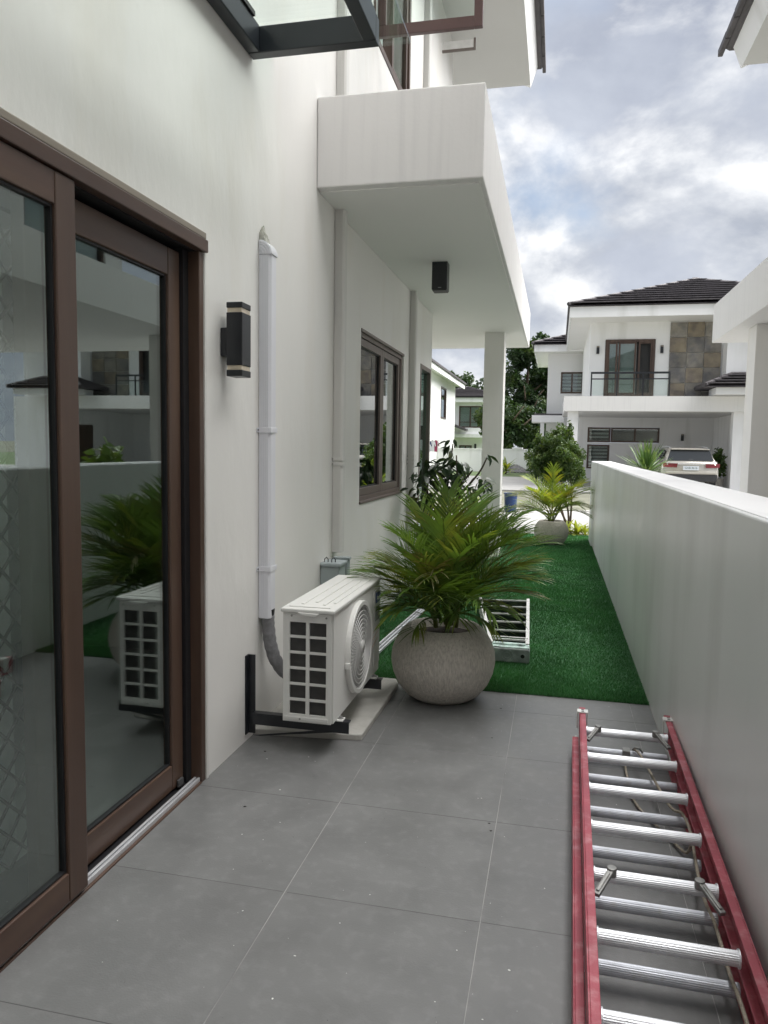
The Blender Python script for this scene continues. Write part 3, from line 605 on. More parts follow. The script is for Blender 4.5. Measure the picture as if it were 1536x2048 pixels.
# pad
m = MB(); m.prism([(WX+.001, 3.235), (-.865, 3.290), (-.838, 3.30), (-.832, 4.10), (-.86, 4.172), (WX+.001, 4.172)], 2, -.002, .030)
tag(m.build('concrete_pad', concrete, None, bevel=.006), 'rough concrete pad on the tiles under the air conditioner', 'pad')

# ================================================================== LOW BOUNDARY WALL
BW = thing('boundary_wall', 'low plastered boundary wall along the passage with pale flat top', 'wall', (.66, 4.5, 0))
m = MB(); m.prism([(.537, -2.2), (.80, -2.2), (.80, 11.72), (.535, 11.72), (.515, 11.70), (.515, 11.05), (.537, 10.95)], 2, -.1, 1.195); m.build('body', lowwall, BW, bevel=.010, seg=3)
m = MB(); m.prism([(.546, -2.19), (.792, -2.19), (.792, 11.70), (.54, 11.70), (.526, 11.69), (.526, 11.06), (.546, 10.96)], 2, 1.190, 1.198); m.build('top_sheet', paint_old, BW, bevel=.002)  # thin paler sheet on the flush wall top

# ================================================================== PALMS AND POTS
def frond_mesh(length, el0, droop, n, ll, wid, az, petiole=.25, roll=0.0, vee=.5, seed=0):
    r_ = random.Random(seed); mb = MB()
    P = []; p = Vector((0, 0, 0)); e = el0; ns = 18; ca, sa = math.cos(az), math.sin(az)
    for i in range(ns+1):
        P.append((p.copy(), e)); t = i/ns
        d = Vector((math.cos(e)*ca, math.cos(e)*sa, math.sin(e))); p = p + d*(length/ns); e -= droop/ns*(.35+1.3*t)
    mb.tube([q[0] for q in P], [.0065*(1-.8*i/ns)+.001 for i in range(ns+1)], 5)
    side0 = Vector((-sa, ca, 0))
    for k in range(n):
        t = petiole + (1-petiole)*(k+.5)/n; f = t*ns; i = min(int(f), ns-1); b = P[i][0].lerp(P[i+1][0], f-i); e = P[i][1]
        d = Vector((math.cos(e)*ca, math.cos(e)*sa, math.sin(e))); upv = side0.cross(d)*-1
        if upv.z < 0: upv = -upv
        s_ = (t-petiole)/(1-petiole)
        L = ll*(.55+.9*math.sin(math.pi*min(1, .18+.74*s_)))*r_.uniform(.86, 1.1)
        ang = R(58)-R(32)*s_+R(r_.uniform(-7, 7))
        for sg in (-1, 1):
            dirv = (d*math.cos(ang) + side0*sg*math.sin(ang) + upv*(vee*(1-.6*s_))*r_.uniform(.6, 1.2)).normalized()
            wv = dirv.cross(upv).normalized(); wv = (wv*math.cos(.5*sg) + upv*math.sin(.5*sg)*.6).normalized()
            w = wid*r_.uniform(.8, 1.1); pts = []; c = b.copy(); dd = dirv.copy()
            for q in range(5):
                pts.append((c.copy(), w*(.45, 1, .95, .6, .04)[q])); c = c + dd*(L/4); dd = (dd + Vector((0, 0, -.07-.07*q))*r_.uniform(.7, 1.25)).normalized()
            vs = []
            for c_, w_ in pts: vs += [c_-wv*w_*.5, c_+wv*w_*.5]
            mb.add(vs, [(2*q, 2*q+1, 2*q+3, 2*q+2) for q in range(4)])
    return mb
def pot(name, label, loc, prof, mat=pot_m, rim=.185):
    K = thing(name, label, 'planter', loc, group=None)
    o = MB().lathe(prof, 56, close=True).build('bowl', mat, K, smooth=True, world=False)
    MB().lathe([(rim*.93, prof[-1][1]+.008), (rim*.5, prof[-1][1]+.02), (.002, prof[-1][1]+.025)], 32, close=False).build('soil', soil_m, K, smooth=True, world=False)
    return K
prof = [(.13, 0), (.165, .004), (.205, .03), (.248, .085), (.274, .145), (.285, .205), (.281, .262), (.262, .318), (.234, .362), (.207, .390), (.192, .400), (.184, .396), (.178, .375), (.172, .340)]
pot('planter', 'large round grey textured planter at the edge of the turf', (-.570, 4.03, .001), prof)
def palm(label, loc, spec, mats, seed, ll, wid, zbase, stems=6, lk=1.0):
    K = thing('palm', label, 'palm', loc); r_ = random.Random(seed)
    for i in range(stems):
        a = r_.uniform(0, 6.28); q = r_.uniform(.02, .07); h = r_.uniform(.10, .22)
        MB().tube([(q*math.cos(a), q*math.sin(a), zbase), (1.2*q*math.cos(a), 1.2*q*math.sin(a), zbase+h*.6), (1.3*q*math.cos(a), 1.3*q*math.sin(a), zbase+h)], [.014, .011, .007], 7).build('stem', stem_m, K, smooth=True, world=False)
    for i, (az, el0, L, dr, mi) in enumerate(spec):
        L *= lk; n = int(7+L*21)
        fm = frond_mesh(L, R(el0), R(dr), n, ll*r_.uniform(.85, 1.15), wid, R(az), petiole=r_.uniform(.24, .36), vee=r_.uniform(.25, .7), seed=seed*100+i)
        q = r_.uniform(0, .07); off = Vector((q*math.cos(R(az)), q*math.sin(R(az)), zbase+r_.uniform(.02, .16)))
        fm.v = [tuple(Vector(v)+off) for v in fm.v]
        fm.build('frond', mats[mi], K, world=False)
    return K
spec = []
# azimuth (0 = +X right, 90 = away, 180 = left, 270 = to the camera), elevation, length, droop, material
spec += [(95, 84, .74, 26, 0), (60, 80, .72, 36, 0), (130, 80, .70, 36, 0), (20, 72, .70, 48, 0), (345, 74, .66, 55, 0), (0, 66, .68, 50, 0), (12, 56, .66, 58, 0), (330, 64, .62, 62, 0), (75, 72, .74, 36, 0), (35, 64, .72, 46, 0),
         (180, 62, .54, 55, 0), (168, 50, .52, 50, 0), (195, 44, .50, 55, 0), (205, 66, .54, 62, 0), (150, 66, .60, 52, 0), (185, 30, .40, 50, 0), (200, 18, .33, 46, 0), (165, 16, .34, 48, 0), (190, 5, .29, 40, 0),
         (350, 44, .60, 62, 0), (5, 38, .56, 50, 0), (335, 34, .50, 56, 0), (18, 28, .50, 50, 1), (348, 18, .42, 50, 0), (265, 74, .56, 118, 2), (280, 58, .46, 80, 0), (240, 54, .46, 75, 0), (300, 52, .50, 75, 0),
         (225, 34, .42, 60, 0), (270, 34, .36, 70, 0), (315, 24, .44, 66, 0), (250, 16, .32, 55, 0), (290, 14, .34, 55, 0), (45, 64, .66, 52, 0), (110, 56, .60, 52, 0), (75, 46, .60, 52, 0), (305, 70, .58, 56, 0), (235, 72, .54, 52, 0), (260, 64, .5, 66, 0),
         (355, 8, .36, 40, 1), (325, 10, .34, 45, 0), (215, 8, .34, 46, 0), (275, 80, .62, 50, 0), (320, 78, .66, 44, 0), (30, 40, .60, 60, 0), (220, 50, .46, 60, 0), (85, 78, .66, 30, 0), (50, 74, .70, 40, 0), (10, 76, .66, 44, 0), (120, 72, .62, 42, 0), (160, 74, .56, 48, 0), (200, 76, .52, 50, 0), (250, 76, .52, 58, 0), (290, 74, .54, 56, 0), (340, 60, .58, 56, 0), (355, 52, .60, 54, 0), (25, 54, .64, 52, 0), (175, 56, .50, 50, 0), (190, 68, .5, 56, 0), (270, 48, .42, 66, 0)]
palm('dense green areca palm growing in the near planter', (-.570, 4.05, .0), spec, [palm_m, palm_o, palm_dry], 3, .175, .0125, .385, lk=.87)
prof2 = [(p_[0]*.86, p_[1]*.86) for p_ in prof]
pot('planter', 'round weathered planter at the far end of the turf', (-.035, 11.02, .003), prof2, rim=.158)
spec2 = [(230, 66, .6, 60, 0), (310, 66, .62, 60, 0), (45, 40, .6, 60, 0), (140, 40, .6, 60, 0), (185, 15, .5, 50, 0), (355, 12, .52, 50, 0), (20, 62, .7, 55, 0), (90, 85, .78, 20, 0), (150, 70, .72, 60, 0), (30, 70, .74, 60, 0), (0, 50, .70, 60, 0), (180, 50, .68, 65, 0), (200, 60, .62, 70, 0), (340, 58, .66, 70, 0), (270, 60, .56, 80, 0), (240, 52, .56, 75, 0), (300, 50, .56, 75, 0),
         (170, 30, .58, 60, 0), (10, 28, .60, 65, 0), (215, 35, .50, 65, 0), (325, 32, .52, 65, 0), (60, 55, .66, 60, 0), (120, 55, .64, 60, 0), (265, 30, .42, 60, 0), (80, 60, .6, 60, 0), (350, 70, .7, 50, 0), (190, 74, .66, 45, 0)]
palm('yellow green areca palm growing in the far planter', (-.035, 11.02, 0), spec2, [palm_y, palm_y], 9, .175, .0150, .33, lk=.92)

# ================================================================== LADDERS AND LOOSE THINGS
LA = -.0190
K = thing('extension_ladder', 'red fibreglass extension ladder lying along the low wall', 'ladder', (.3115, 2.0, .001), LA)
def lrail(x0, x1, y0, y1, z0, z1, sgn):     # channel section: web with two flanges turned inwards
    m = MB(); w = .0045; f = .006
    xw = (x0, x0+w) if sgn < 0 else (x1-w, x1)
    m.box(xw[0], xw[1], y0, y1, z0, z1)
    a, b_ = (x0+w+.0002, x1) if sgn < 0 else (x0, x1-w-.0002)
    m.box(a, b_, y0, y1, z1-f, z1-.0002); m.box(a, b_, y0, y1, z0+.0002, z0+f)
    return m.build('rail', red, K, bevel=.0018, world=False)
YB = -2.3
lrail(-.1965, -.1700, YB, 1.49, .098, .187, -1); lrail(.1700, .1965, YB, 1.49, .098, .187, 1)
lrail(-.2240, -.1975, YB-.2, 1.36, .003, .094, -1); lrail(.1765, .2030, YB-.2, 1.36, .003, .094, 1)
def rung_mesh(x0, x1, r_):
    m = MB(); n = 44; pts = []
    for k in range(n):
        t = 2*math.pi*k/n; q = r_*(1.0 if k % 2 == 0 else .955); pts.append((q*math.cos(t), q*math.sin(t)))
    return m.prism(pts, 0, x0, x1)
first = None
for i in range(13):
    y = 1.315 - i*.2865
    if first is None: first = rung_mesh(-.1685, .1685, .0185).build('rung', alu, K, world=False); first.location = (0, y, .141)
    else: share(first, 'rung', K, (0, y, .141))
first = None
for i in range(13):
    y = 1.335 - i*.2865
    if first is None: first = rung_mesh(-.1965, .1755, .0180).build('rung', aluw, K, world=False); first.location = (0, y, .046)
    else: share(first, 'rung', K, (0, y, .046))
for i in range(7):
    y = 1.315 - i*.2865
    for sx in (-1, 1):
        MB().lathe([(.0225, 0), (.0225, .004)], 20, M=Matrix.Translation((sx*.1655-.002, y, .141)) @ Matrix.Rotation(R(90), 4, 'Y')).build('rung_collar', alu, K, world=False)
for y in (1.315, 1.315-4*.2865):
    for sx in (-1, 1):
        a_ = Vector((sx*.163, y-.105, .140)); b__ = Vector((sx*.118, y-.012, .168)); dv = b__-a_; Mr = Matrix.Translation(a_) @ dv.to_track_quat('Y', 'Z').to_matrix().to_4x4(); m = MB(); m.box(-.009, .009, 0, dv.length, -.006, .006, Mr); m.box(-.005, .005, .01, dv.length-.02, .006, .010, Mr); m.tube([(sx*.118, y-.012, .150), (sx*.118, y-.012, .176)], .014, 12)
        m.build('rung_lock', cast, K, bevel=.002, world=False)
for sx in (-1, 1):
    m = MB(); xc = sx*.183
    m.box(xc-.024, xc+.024, 1.405, 1.445, .1875, .1935); m.box(xc-.024, xc-.0185, 1.405, 1.445, .115, .1873); m.box(xc+.0185, xc+.024, 1.405, 1.445, .115, .1873)
    m.build('end_clamp', whitemetal, K, bevel=.002, world=False)
    m = MB(); m.box(xc-.006, xc+.006, 1.410, 1.418, .1937, .1945); m.box(xc-.006, xc+.006, 1.430, 1.438, .1937, .1945); m.build('clamp_slot', gasket, K, world=False)
m = MB(); m.box(-.214, -.200, 1.362, 1.40, .03, .085); m.build('guide', whitemetal, K, bevel=.003, world=False)
m = MB(); m.box(-.012, .020, 1.312, 1.358, .030, .070); m.tube([(.03, 1.335, .070), (.042, 1.33, .083), (.058, 1.325, .083), (.072, 1.322, .066)], .005, 8); m.build('pulley_bracket', cast, K, bevel=.003, world=False)
K2 = thing('rope', 'pale pull rope threaded between the red ladder rungs', 'rope', (.42, 2.4, .05))
def smooth(pts, n=6):
    out = []; P = [Vector(p) for p in pts]
    for i in range(len(P)-1):
        p0, p1, p2, p3 = P[max(i-1, 0)], P[i], P[i+1], P[min(i+2, len(P)-1)]
        for k in range(n):
            t = k/n; out.append(.5*((2*p1)+(-p0+p2)*t+(2*p0-5*p1+4*p2-p3)*t*t+(-p0+3*p1-3*p2+p3)*t**3))
    out.append(P[-1]); return out
MB().tube(smooth([(.375, 3.33, .075), (.385, 3.236, .095), (.402, 3.137, .09), (.427, 2.913, .088), (.455, 2.797, .075), (.480, 2.740, .088), (.484, 2.604, .092), (.474, 2.456, .085), (.461, 2.31, .092), (.459, 2.206, .088), (.464, 2.091, .092), (.464, 1.91, .08), (.464, 1.805, .088), (.461, 1.65, .09), (.455, 1.2, .08)]), .0052, 8).build('strand', rope_m, K2, smooth=True)
MB().tube(smooth([(.333, 3.30, .05), (.333, 3.223, .02), (.338, 3.10, .012), (.334, 3.019, .012), (.363, 2.878, .012), (.43, 2.714, .012), (.470, 2.599, .02), (.482, 2.57, .06)]), .0048, 8).build('strand', rope_m, K2, smooth=True)

# aluminium stepladder lying on the turf, top cap towards the camera
K = thing('stepladder', 'white stepladder lying on the turf behind the planter', 'stepladder', (-.3, 5.4, .01))
Lr = [(-.372, 4.86), (-.585, 6.30)]; Rr = [(-.140, 4.86), (-.190, 6.36)]
def lerp2(a, t): return (a[0][0]+(a[1][0]-a[0][0])*t, a[0][1]+(a[1][1]-a[0][1])*t)
for a in (Lr, Rr):
    dxy = Vector((a[1][0]-a[0][0], a[1][1]-a[0][1], 0)); an = math.atan2(dxy.y, dxy.x); M = Matrix.Translation((a[0][0], a[0][1], 0)) @ Matrix.Rotation(an, 4, 'Z')
    m = MB(); m.box(0, dxy.length, -.012, .012, .012, .018, M); m.box(0, dxy.length, -.012, .012, .106, .112, M); m.box(0, dxy.length, -.003, .003, .018, .106, M)
    m.build('side_rail', whitemetal, K)
for t in (.06, .23, .41, .59, .77, .94):
    l = lerp2(Lr, t); r_ = lerp2(Rr, t); an = math.atan2(r_[1]-l[1], r_[0]-l[0]); w = math.hypot(r_[0]-l[0], r_[1]-l[1])
    M = Matrix.Translation((l[0], l[1], 0)) @ Matrix.Rotation(an, 4, 'Z')
    m = MB(); m.box(.006, w-.006, -.006, .004, .104, .114, M); m.build('tread_edge', whitemetal, K)
    Mt = M @ Matrix.Translation((0, .004, .104)) @ Matrix.Rotation(R(-38), 4, 'X')
    m = MB(); m.box(.008, w-.008, .001, .105, -.006, .0, Mt); m.build('tread', rubber, K)
m = MB(); m.tube([(-.375, 4.98, .118), (-.140, 4.98, .118)], .005, 6); m.tube([(-.36, 4.90, .06), (-.36, 4.985, .12)], .004, 6); m.tube([(-.155, 4.90, .06), (-.155, 4.985, .12)], .004, 6); m.build('spreader', whitemetal, K)
m = MB(); m.prism([(-.385, .010), (-.128, .010), (-.122, .022), (-.122, .090), (-.130, .100), (-.380, .100), (-.388, .090), (-.388, .022)], 1, 4.755, 4.85); CP = m.build('top_cap', capgrey, K, bevel=.006)
m = MB(); m.box(-.385, -.125, 4.765, 4.845, .1005, .108); m.box(-.36, -.15, 4.81, 4.85, .1085, .118); m.build('tray', mint, K, bevel=.004)
for (xc, r0, r1) in ((-.262, .030, .040), (-.262, .016, .022), (-.165, .013, .018)):
    vs = MB(); seg = 28; pr = [(r0, 0), (r0, .004), (r1, .004), (r1, 0)]; pts = []
    for q, yy in pr:
        for k in range(seg): t = 2*math.pi*k/seg; pts.append((xc+q*math.cos(t), 4.7548-yy, .055+q*math.sin(t)))
    vs.add(pts, [(i*seg+k, i*seg+(k+1) % seg, ((i+1) % 4)*seg+(k+1) % seg, ((i+1) % 4)*seg+k) for i in range(4) for k in range(seg)]); vs.build('cap_ring', capgrey, K)
MB().lathe([(.013, 0), (.013, .0015)], 20, M=Matrix.Translation((-.165, 4.7545, .055)) @ Matrix.Rotation(R(90), 4, 'X')).build('cap_hole', gasket, K)
# loose aluminium profiles beside the wall
for i, (x0, x1, z, lb) in enumerate(((-1.165, -1.06, .006, 'thin aluminium bar on turf nearest the house wall'), (-1.135, -1.035, .006, 'middle thin aluminium bar lying on turf behind the air conditioner'), (-1.108, -1.012, .006, 'outer thin aluminium bar lying on turf behind the air conditioner'))):
    d = Vector((x1-x0, 1.9, 0)); M = Matrix.Translation((x0, 4.35, 0)) @ Matrix.Rotation(math.atan2(d.y, d.x), 4, 'Z')
    m = MB(); m.box(0, d.length, -.008, .008, .018, .030, M); m.box(0, d.length, -.009, -.006, .0305, .036, M); tag(m.build('metal_bar', alu, None, bevel=.001), lb, 'metal bar', 'bars on the turf')
# turf seams
for y in (6.42, 8.55):
    bx('turf_seam', turf_base, tb, -1.35, .53, y, y+.006, .0021, .0105)
# flecks on the tiles
fk = MB(); fd = MB()
FL = [(-1.187, 2.99), (-1.019, 3.057), (-.927, 3.133), (-.976, 3.02), (-.934, 2.481), (-.97, 2.157), (-.947, 2.352), (-.853, 1.962), (-.56, 1.977), (-.51, 2.132), (-.253, 2.854), (-.239, 2.858), (-.132, 2.585), (-.147, 2.18), (-.218, 1.943), (-.074, 1.898), (-1.026, 2.725), (.011, 2.3), (-.639, 1.814), (-.639, 1.651), (-1.033, 2.368), (-.246, 1.739), (-.126, 1.709), (-1.182, 1.831), (-1.122, 1.666), (-.091, 3.983), (-.235, 3.968), (.321, 4.089), (.274, 2.938)]
def fleck(mb, x, y, r_):
    n = 7; mb.add([(x+r_*random.uniform(.5, 1.1)*math.cos(6.283*k/n), y+r_*random.uniform(.4, 1.0)*math.sin(6.283*k/n), .0011) for k in range(n)] + [(x, y, .0022)], [(k, (k+1) % n, n) for k in range(n)])
for x, y in FL: fleck(fk, x, y, random.uniform(.002, .0045))
for i in range(70): fleck(fk, random.uniform(-1.3, .1), random.uniform(1.4, 4.1), random.uniform(.0006, .0018))
for x, y in ((-.194, 2.667), (-.182, 2.615), (-.251, 3.49), (-.239, 3.911), (-1.105, 2.562), (-1.225, 3.064)): fleck(fd, x, y, random.uniform(.005, .009))
for i in range(60): fleck(fd, random.uniform(-1.3, .1), random.uniform(1.4, 4.1), random.uniform(.0006, .0018))
tag(fk.build('debris', fleck_m, None), 'white paint flecks scattered over the grey tiles', 'flecks', kind='stuff'); tag(fd.build('debris', fleck_d, None), 'dark crumbs scattered over the grey tiles', 'crumbs', kind='stuff')

# ================================================================== SHRUBS NEAR THE LAWN
def leaf_mesh(L, W, fold=.25, bend=.25):
    m = MB(); sec = [(0, .06), (.25, .85), (.5, 1.0), (.78, .62), (1, .02)]; vs = []
    for t, w in sec:
        z = -bend*L*t*t; vs += [(-W*w*.5, t*L, z+fold*W*w*.5), (0, t*L, z), (W*w*.5, t*L, z+fold*W*w*.5)]
    fs = []
    for i in range(4):
        a = i*3; fs += [(a, a+1, a+4, a+3), (a+1, a+2, a+5, a+4)]
    return m.add(vs, fs)
K = thing('shrub', 'dark leaved shrub with bare pruned branches beside the house corner', 'shrub', (-1.02, 6.75, 0))
br = [[(-1.02, 6.75, 0), (-1.0, 6.75, .45), (-.98, 6.76, .80), (-1.0, 6.75, 1.12)], [(-.99, 6.75, .6), (-.90, 6.72, .88), (-.86, 6.7, 1.05), (-.87, 6.7, 1.3)], [(-.95, 6.74, .75), (-.80, 6.7, .98), (-.66, 6.66, 1.15), (-.585, 6.63, 1.30)],
      [(-1.0, 6.75, .7), (-1.1, 6.7, .9), (-1.16, 6.66, 1.1)], [(-.92, 6.72, .78), (-.76, 6.7, .93), (-.62, 6.68, 1.02), (-.58, 6.68, 1.04)], [(-.98, 6.76, .8), (-.95, 6.85, 1.15), (-.93, 6.9, 1.40)], [(-.84, 6.7, 1.02), (-.76, 6.69, 1.12), (-.72, 6.68, 1.17)]]
for i, b_ in enumerate(br): MB().tube(smooth(b_, 4), [.013*(1-.55*k/(4*(len(b_)-1))) for k in range(4*(len(b_)-1)+1)], 7).build('branch', bark, K, smooth=True)
lf0 = None; rs = random.Random(21)
cl = [(-1.14, 6.65, 1.14, .12, 44), (-1.18, 6.64, .95, .11, 30), (-1.0, 6.72, 1.14, .14, 50), (-.86, 6.7, 1.20, .11, 36), (-.90, 6.72, 1.0, .13, 34), (-1.05, 6.7, .90, .13, 36), (-.64, 6.67, 1.06, .07, 18), (-.72, 6.68, .98, .08, 14), (-.94, 6.88, 1.40, .06, 10), (-.98, 6.75, .68, .10, 20), (-.585, 6.63, 1.31, .03, 3), (-1.0, 6.75, .5, .09, 14)]
for cx, cy, cz, cr, n in cl:
    for i in range(n):
        v = Vector((rs.gauss(0, 1), rs.gauss(0, 1), rs.gauss(0, 1))); v = v.normalized()*cr*rs.uniform(.3, 1.1)
        p = Vector((cx, cy, cz)) + Vector((v.x, v.y*1.2, v.z)); yawl = math.atan2(v.y, v.x)-math.pi/2+rs.uniform(-.7, .7)
        if p.x < -1.30: p.x = -1.30
        if lf0 is None: lf0 = leaf_mesh(.115, .052).build('leaf', darkleaf, K, world=False); o = lf0
        else: o = share(lf0, 'leaf', K, (0, 0, 0))
        o.location = PM[K].inverted() @ p; o.rotation_euler = (R(rs.uniform(-75, 10)), rs.uniform(-.5, .5), yawl); s_ = rs.uniform(.6, 1.15); o.scale = (s_, s_, s_)
def leaf_cloud(mb, n, fn, size, rs, droop=.2):
    for i in range(n):
        c, s_ = fn(rs); a = rs.uniform(0, 6.283); e = rs.uniform(-1.0, .7)
        d = Vector((math.cos(a)*math.cos(e), math.sin(a)*math.cos(e), math.sin(e))); w = d.orthogonal().normalized(); w.rotate(Matrix.Rotation(rs.uniform(0, 6.28), 3, d)); L = size*s_*rs.uniform(.7, 1.3); w *= L*.24
        mb.add([c-d*L*.5, c+w, c+d*L*.5+Vector((0, 0, -L*droop)), c-w], [(0, 1, 2, 3)])
def ball(c, r, inner=.35, flat=1.0):
    def f(rs):
        v = Vector((rs.gauss(0, 1), rs.gauss(0, 1), rs.gauss(0, 1))).normalized(); t = rs.uniform(inner, 1)**.6
        n_ = 1+.16*math.sin(5*v.x+3*v.z+c[0])+.12*math.sin(7*v.y+4*v.z*2)
        return Vector((c[0]+v.x*r[0]*t*n_, c[1]+v.y*r[1]*t*n_, c[2]+v.z*r[2]*t*n_)), 1
    return f
K = thing('round_bush', 'round clipped bushy tree behind the far planter', 'bush', (.22, 12.75, 0)); rs = random.Random(4)
m = MB()
leaf_cloud(m, 15000, ball((.03, 12.75, 1.20), (.45, .43, .41), .3), .055, rs); leaf_cloud(m, 700, ball((.08, 12.75, 1.55), (.20, .2, .22), .2), .06, rs); leaf_cloud(m, 260, ball((-.28, 12.7, 1.45), (.10, .1, .18), .2), .06, rs); leaf_cloud(m, 260, ball((.20, 12.75, 1.62), (.07, .07, .20), .1), .06, rs)
leaf_cloud(m, 500, ball((.30, 12.75, .92), (.20, .2, .22), .2), .055, rs)
m.build('crown', bushleaf, K)
for a in ([(.24, 12.75, 0), (.22, 12.75, .35), (.12, 12.75, .7), (.03, 12.75, 1.1)], [(.25, 12.76, 0), (.27, 12.76, .4), (.25, 12.75, .8), (.2, 12.75, 1.2)], [(.22, 12.74, 0), (.14, 12.74, .3), (.05, 12.74, .55), (-.1, 12.74, .95)], [(.23, 12.74, .1), (.10, 12.70, .36), (.04, 12.68, .5)]):
    MB().tube(smooth(a, 3), [.02*(1-.5*k/(3*(len(a)-1))) for k in range(3*(len(a)-1)+1)], 7).build('trunk', bark, K, smooth=True)
def tuft(name, label, cat, loc, n, L, W, mat, seed, up0=.3, up1=1.5, trunk=0.0, bend=.3, group=None):
    K = thing(name, label, cat, loc, group=group); rs = random.Random(seed); first = None
    for i in range(n):
        az = rs.uniform(0, 6.283); e = up0+(up1-up0)*rs.random()
        if first is None: first = leaf_mesh(L, W, .3, bend).build('leaf', mat, K, world=False); o = first
        else: o = share(first, 'leaf', K, (0, 0, 0))
        o.location = (rs.uniform(-.03, .03), rs.uniform(-.03, .03), trunk+rs.uniform(-.05, .05)); o.rotation_euler = Euler((e, 0, az), 'XYZ'); s_ = rs.uniform(.7, 1.1); o.scale = (s_, s_, s_)
    if trunk > 0: MB().tube([(0, 0, 0), (.01, 0, trunk*.5), (0, 0, trunk)], [.05, .045, .05], 9).build('trunk', bark, K, smooth=True, world=False)
    return K
tuft('yucca', 'spiky green yucca standing behind the low wall', 'yucca', (1.60, 14.4, 0), 110, .62, .040, yucca_m, 6, .12, 1.5, .96, .04)
for i, (x, y, s_, lb) in enumerate(((.36, 12.42, .30, 'bright yellow green plant at the end of the low wall'), (.50, 12.46, .26, 'smaller yellow plant tucked against the low wall end'), (.20, 12.44, .24, 'yellow leaved plant at the foot of the round bush'), (-.02, 12.42, .2, 'low yellow plant hidden behind the far planter'))):
    tuft('garden_plant', lb, 'plant', (x, y, 0), 26, s_, s_*.18, yellowleaf, 30+i, .3, 1.4, 0, .5, 'yellow plants at the turf end')
for i, (x, y, s_, lb) in enumerate(((-1.65, 15.5, .55, 'pale green clump of leaves left of the blue bin'), (-2.1, 15.8, .5, 'low green clump seen through the shrub'), (-1.35, 16.3, .4, 'small light green clump beside the column foot'))):
    tuft('garden_plant', lb, 'plant', (x, y, 0), 26, s_, s_*.16, palm_y, 50+i, .2, 1.3, 0, .5, 'clumps by the pavement')
# bin, tub, post
K = thing('bin', 'blue plastic bin standing on the pavement beyond the turf', 'bin', (-.93, 16.4, 0))
MB().lathe([(.11, 0), (.125, .01), (.14, .38), (.155, .39), (.155, .41), (.14, .41), (.13, .38)], 24).build('tub', blue_m, K, smooth=False, world=False)
MB().box(-.05, .05, -.165, -.150, .34, .38).build('handle', blue_m, K, world=False)
K = thing('tub', 'low black tub on the turf edge left of the far planter', 'tub', (-.64, 11.35, .003))
MB().lathe([(.10, 0), (.13, .01), (.15, .13), (.158, .135), (.145, .138), (.13, .03)], 24).build('bowl', black, K, world=False); MB().lathe([(.14, .10), (.02, .12)], 20, close=False).build('soil', soil_m, K, world=False)
K = thing('timber_post', 'reddish brown timber post standing behind the column', 'post', (-.755, 10.4, 0)); bx('shaft', pmat('red_timber', (.14, .05, .04), .7, var=.2, scale=12), K, -.78, -.735, 10.38, 10.42, 0, 1.02, .004); bx('cap', bark, K, -.785, -.73, 10.375, 10.425, 1.0205, 1.035)

# ================================================================== NEIGHBOUR HOUSE ON THE RIGHT
NB = thing('house', 'white neighbouring house with open carport beyond the low wall', 'house', (6, 3, 0))
bx('balcony', paint_streak, NB, 1.95, 9.5, -4, 10.80, 2.797, 3.285, .008)
holed_x(MB(), 2.9, -.16, -4, 9.28, 3.2855, 6.10, [(3.0, 4.4, 4.2, 5.4), (7.2, 8.9, 3.4, 5.5)]).build('wall', paint, NB)
MB().box(3.07, 9.5, 9.10, 9.27, 3.286, 6.10).build('wall', paint, NB)
for (a, b_, c, d) in ((3.0, 4.4, 4.2, 5.4), (7.2, 8.9, 3.4, 5.5)):
    Wd = frame_x(MB(), 2.93, 2.99, a, b_, c, d, .05).build('window', wood, NB); bx('mullion', wood, Wd, 2.93, 2.985, (a+b_)/2-.03, (a+b_)/2+.03, c+.051, d-.051); bx('pane', farglass, Wd, 2.96, 2.965, a+.05, b_-.05, c+.05, d-.05); bx('blind', curtain_m, Wd, 3.02, 3.04, a-.05, b_+.05, c-.05, d+.05)
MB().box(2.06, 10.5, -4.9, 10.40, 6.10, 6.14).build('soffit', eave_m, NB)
bx('balcony_bounce_cover', tile_m, NB, 2.0, 2.89, -3.9, 10.7, 3.286, 3.292); bx('balcony_bounce_cover', tile_m, NB, 2.9, 9.4, 9.3, 10.7, 3.286, 3.292)  # added dark sheets, out of view, so less light bounces onto this soffit
MB().prism([(2.06, 6.10), (2.16, 6.141), (2.16, 6.36), (1.96, 6.36)], 1, -4.9, 10.48).build('fascia', paint_far, NB)
MB().prism([(1.93, 6.361), (10.5, 6.361), (10.5, 6.46), (6.3, 8.1), (1.86, 6.46), (1.87, 6.40)], 1, -5.0, 10.56).build('roof', roof_m, NB)
rf = MB()
for i in range(34):
    y = -4.9+i*.46; rf.box(1.825, 1.885, y+.004, y+.452, 6.375, 6.452+.012*(i % 2))
rf.build('roof_edge', roof_m, NB, bevel=.01)
bx('column', paint, NB, 2.13, 2.50, 9.25, 9.62, -.02, 2.7965, .006); bx('column', paint, NB, 2.13, 2.50, 4.6, 4.97, -.02, 2.7965, .006)
holed_y(MB(), 4.2, -.2, 2.9, 9.5, -.02, 2.796, []).build('wall', paint, NB)
MB().box(2.9, 3.1, -4, 3.99, -.02, 2.796).build('wall', paint, NB)
Wd = frame_x(MB(), 2.86, 2.899, 1.2, 2.4, .9, 2.1, .05).build('window', wood, NB); bx('pane', farglass, Wd, 2.88, 2.885, 1.25, 2.35, .95, 2.05)
cf = bx('carport_floor', pave_m, None, .80, 12, -4.5, 12.3, -.3, -.004); tag(cf, kind='structure')
dr = thing('potted_plant', 'leafy plant standing in the neighbouring carport', 'plant', (4.6, 11.4, 0)); 
MB().lathe([(.12, 0), (.18, .25), (.2, .3), (.17, .3)], 20).build('pot', pot_m, dr, world=False)
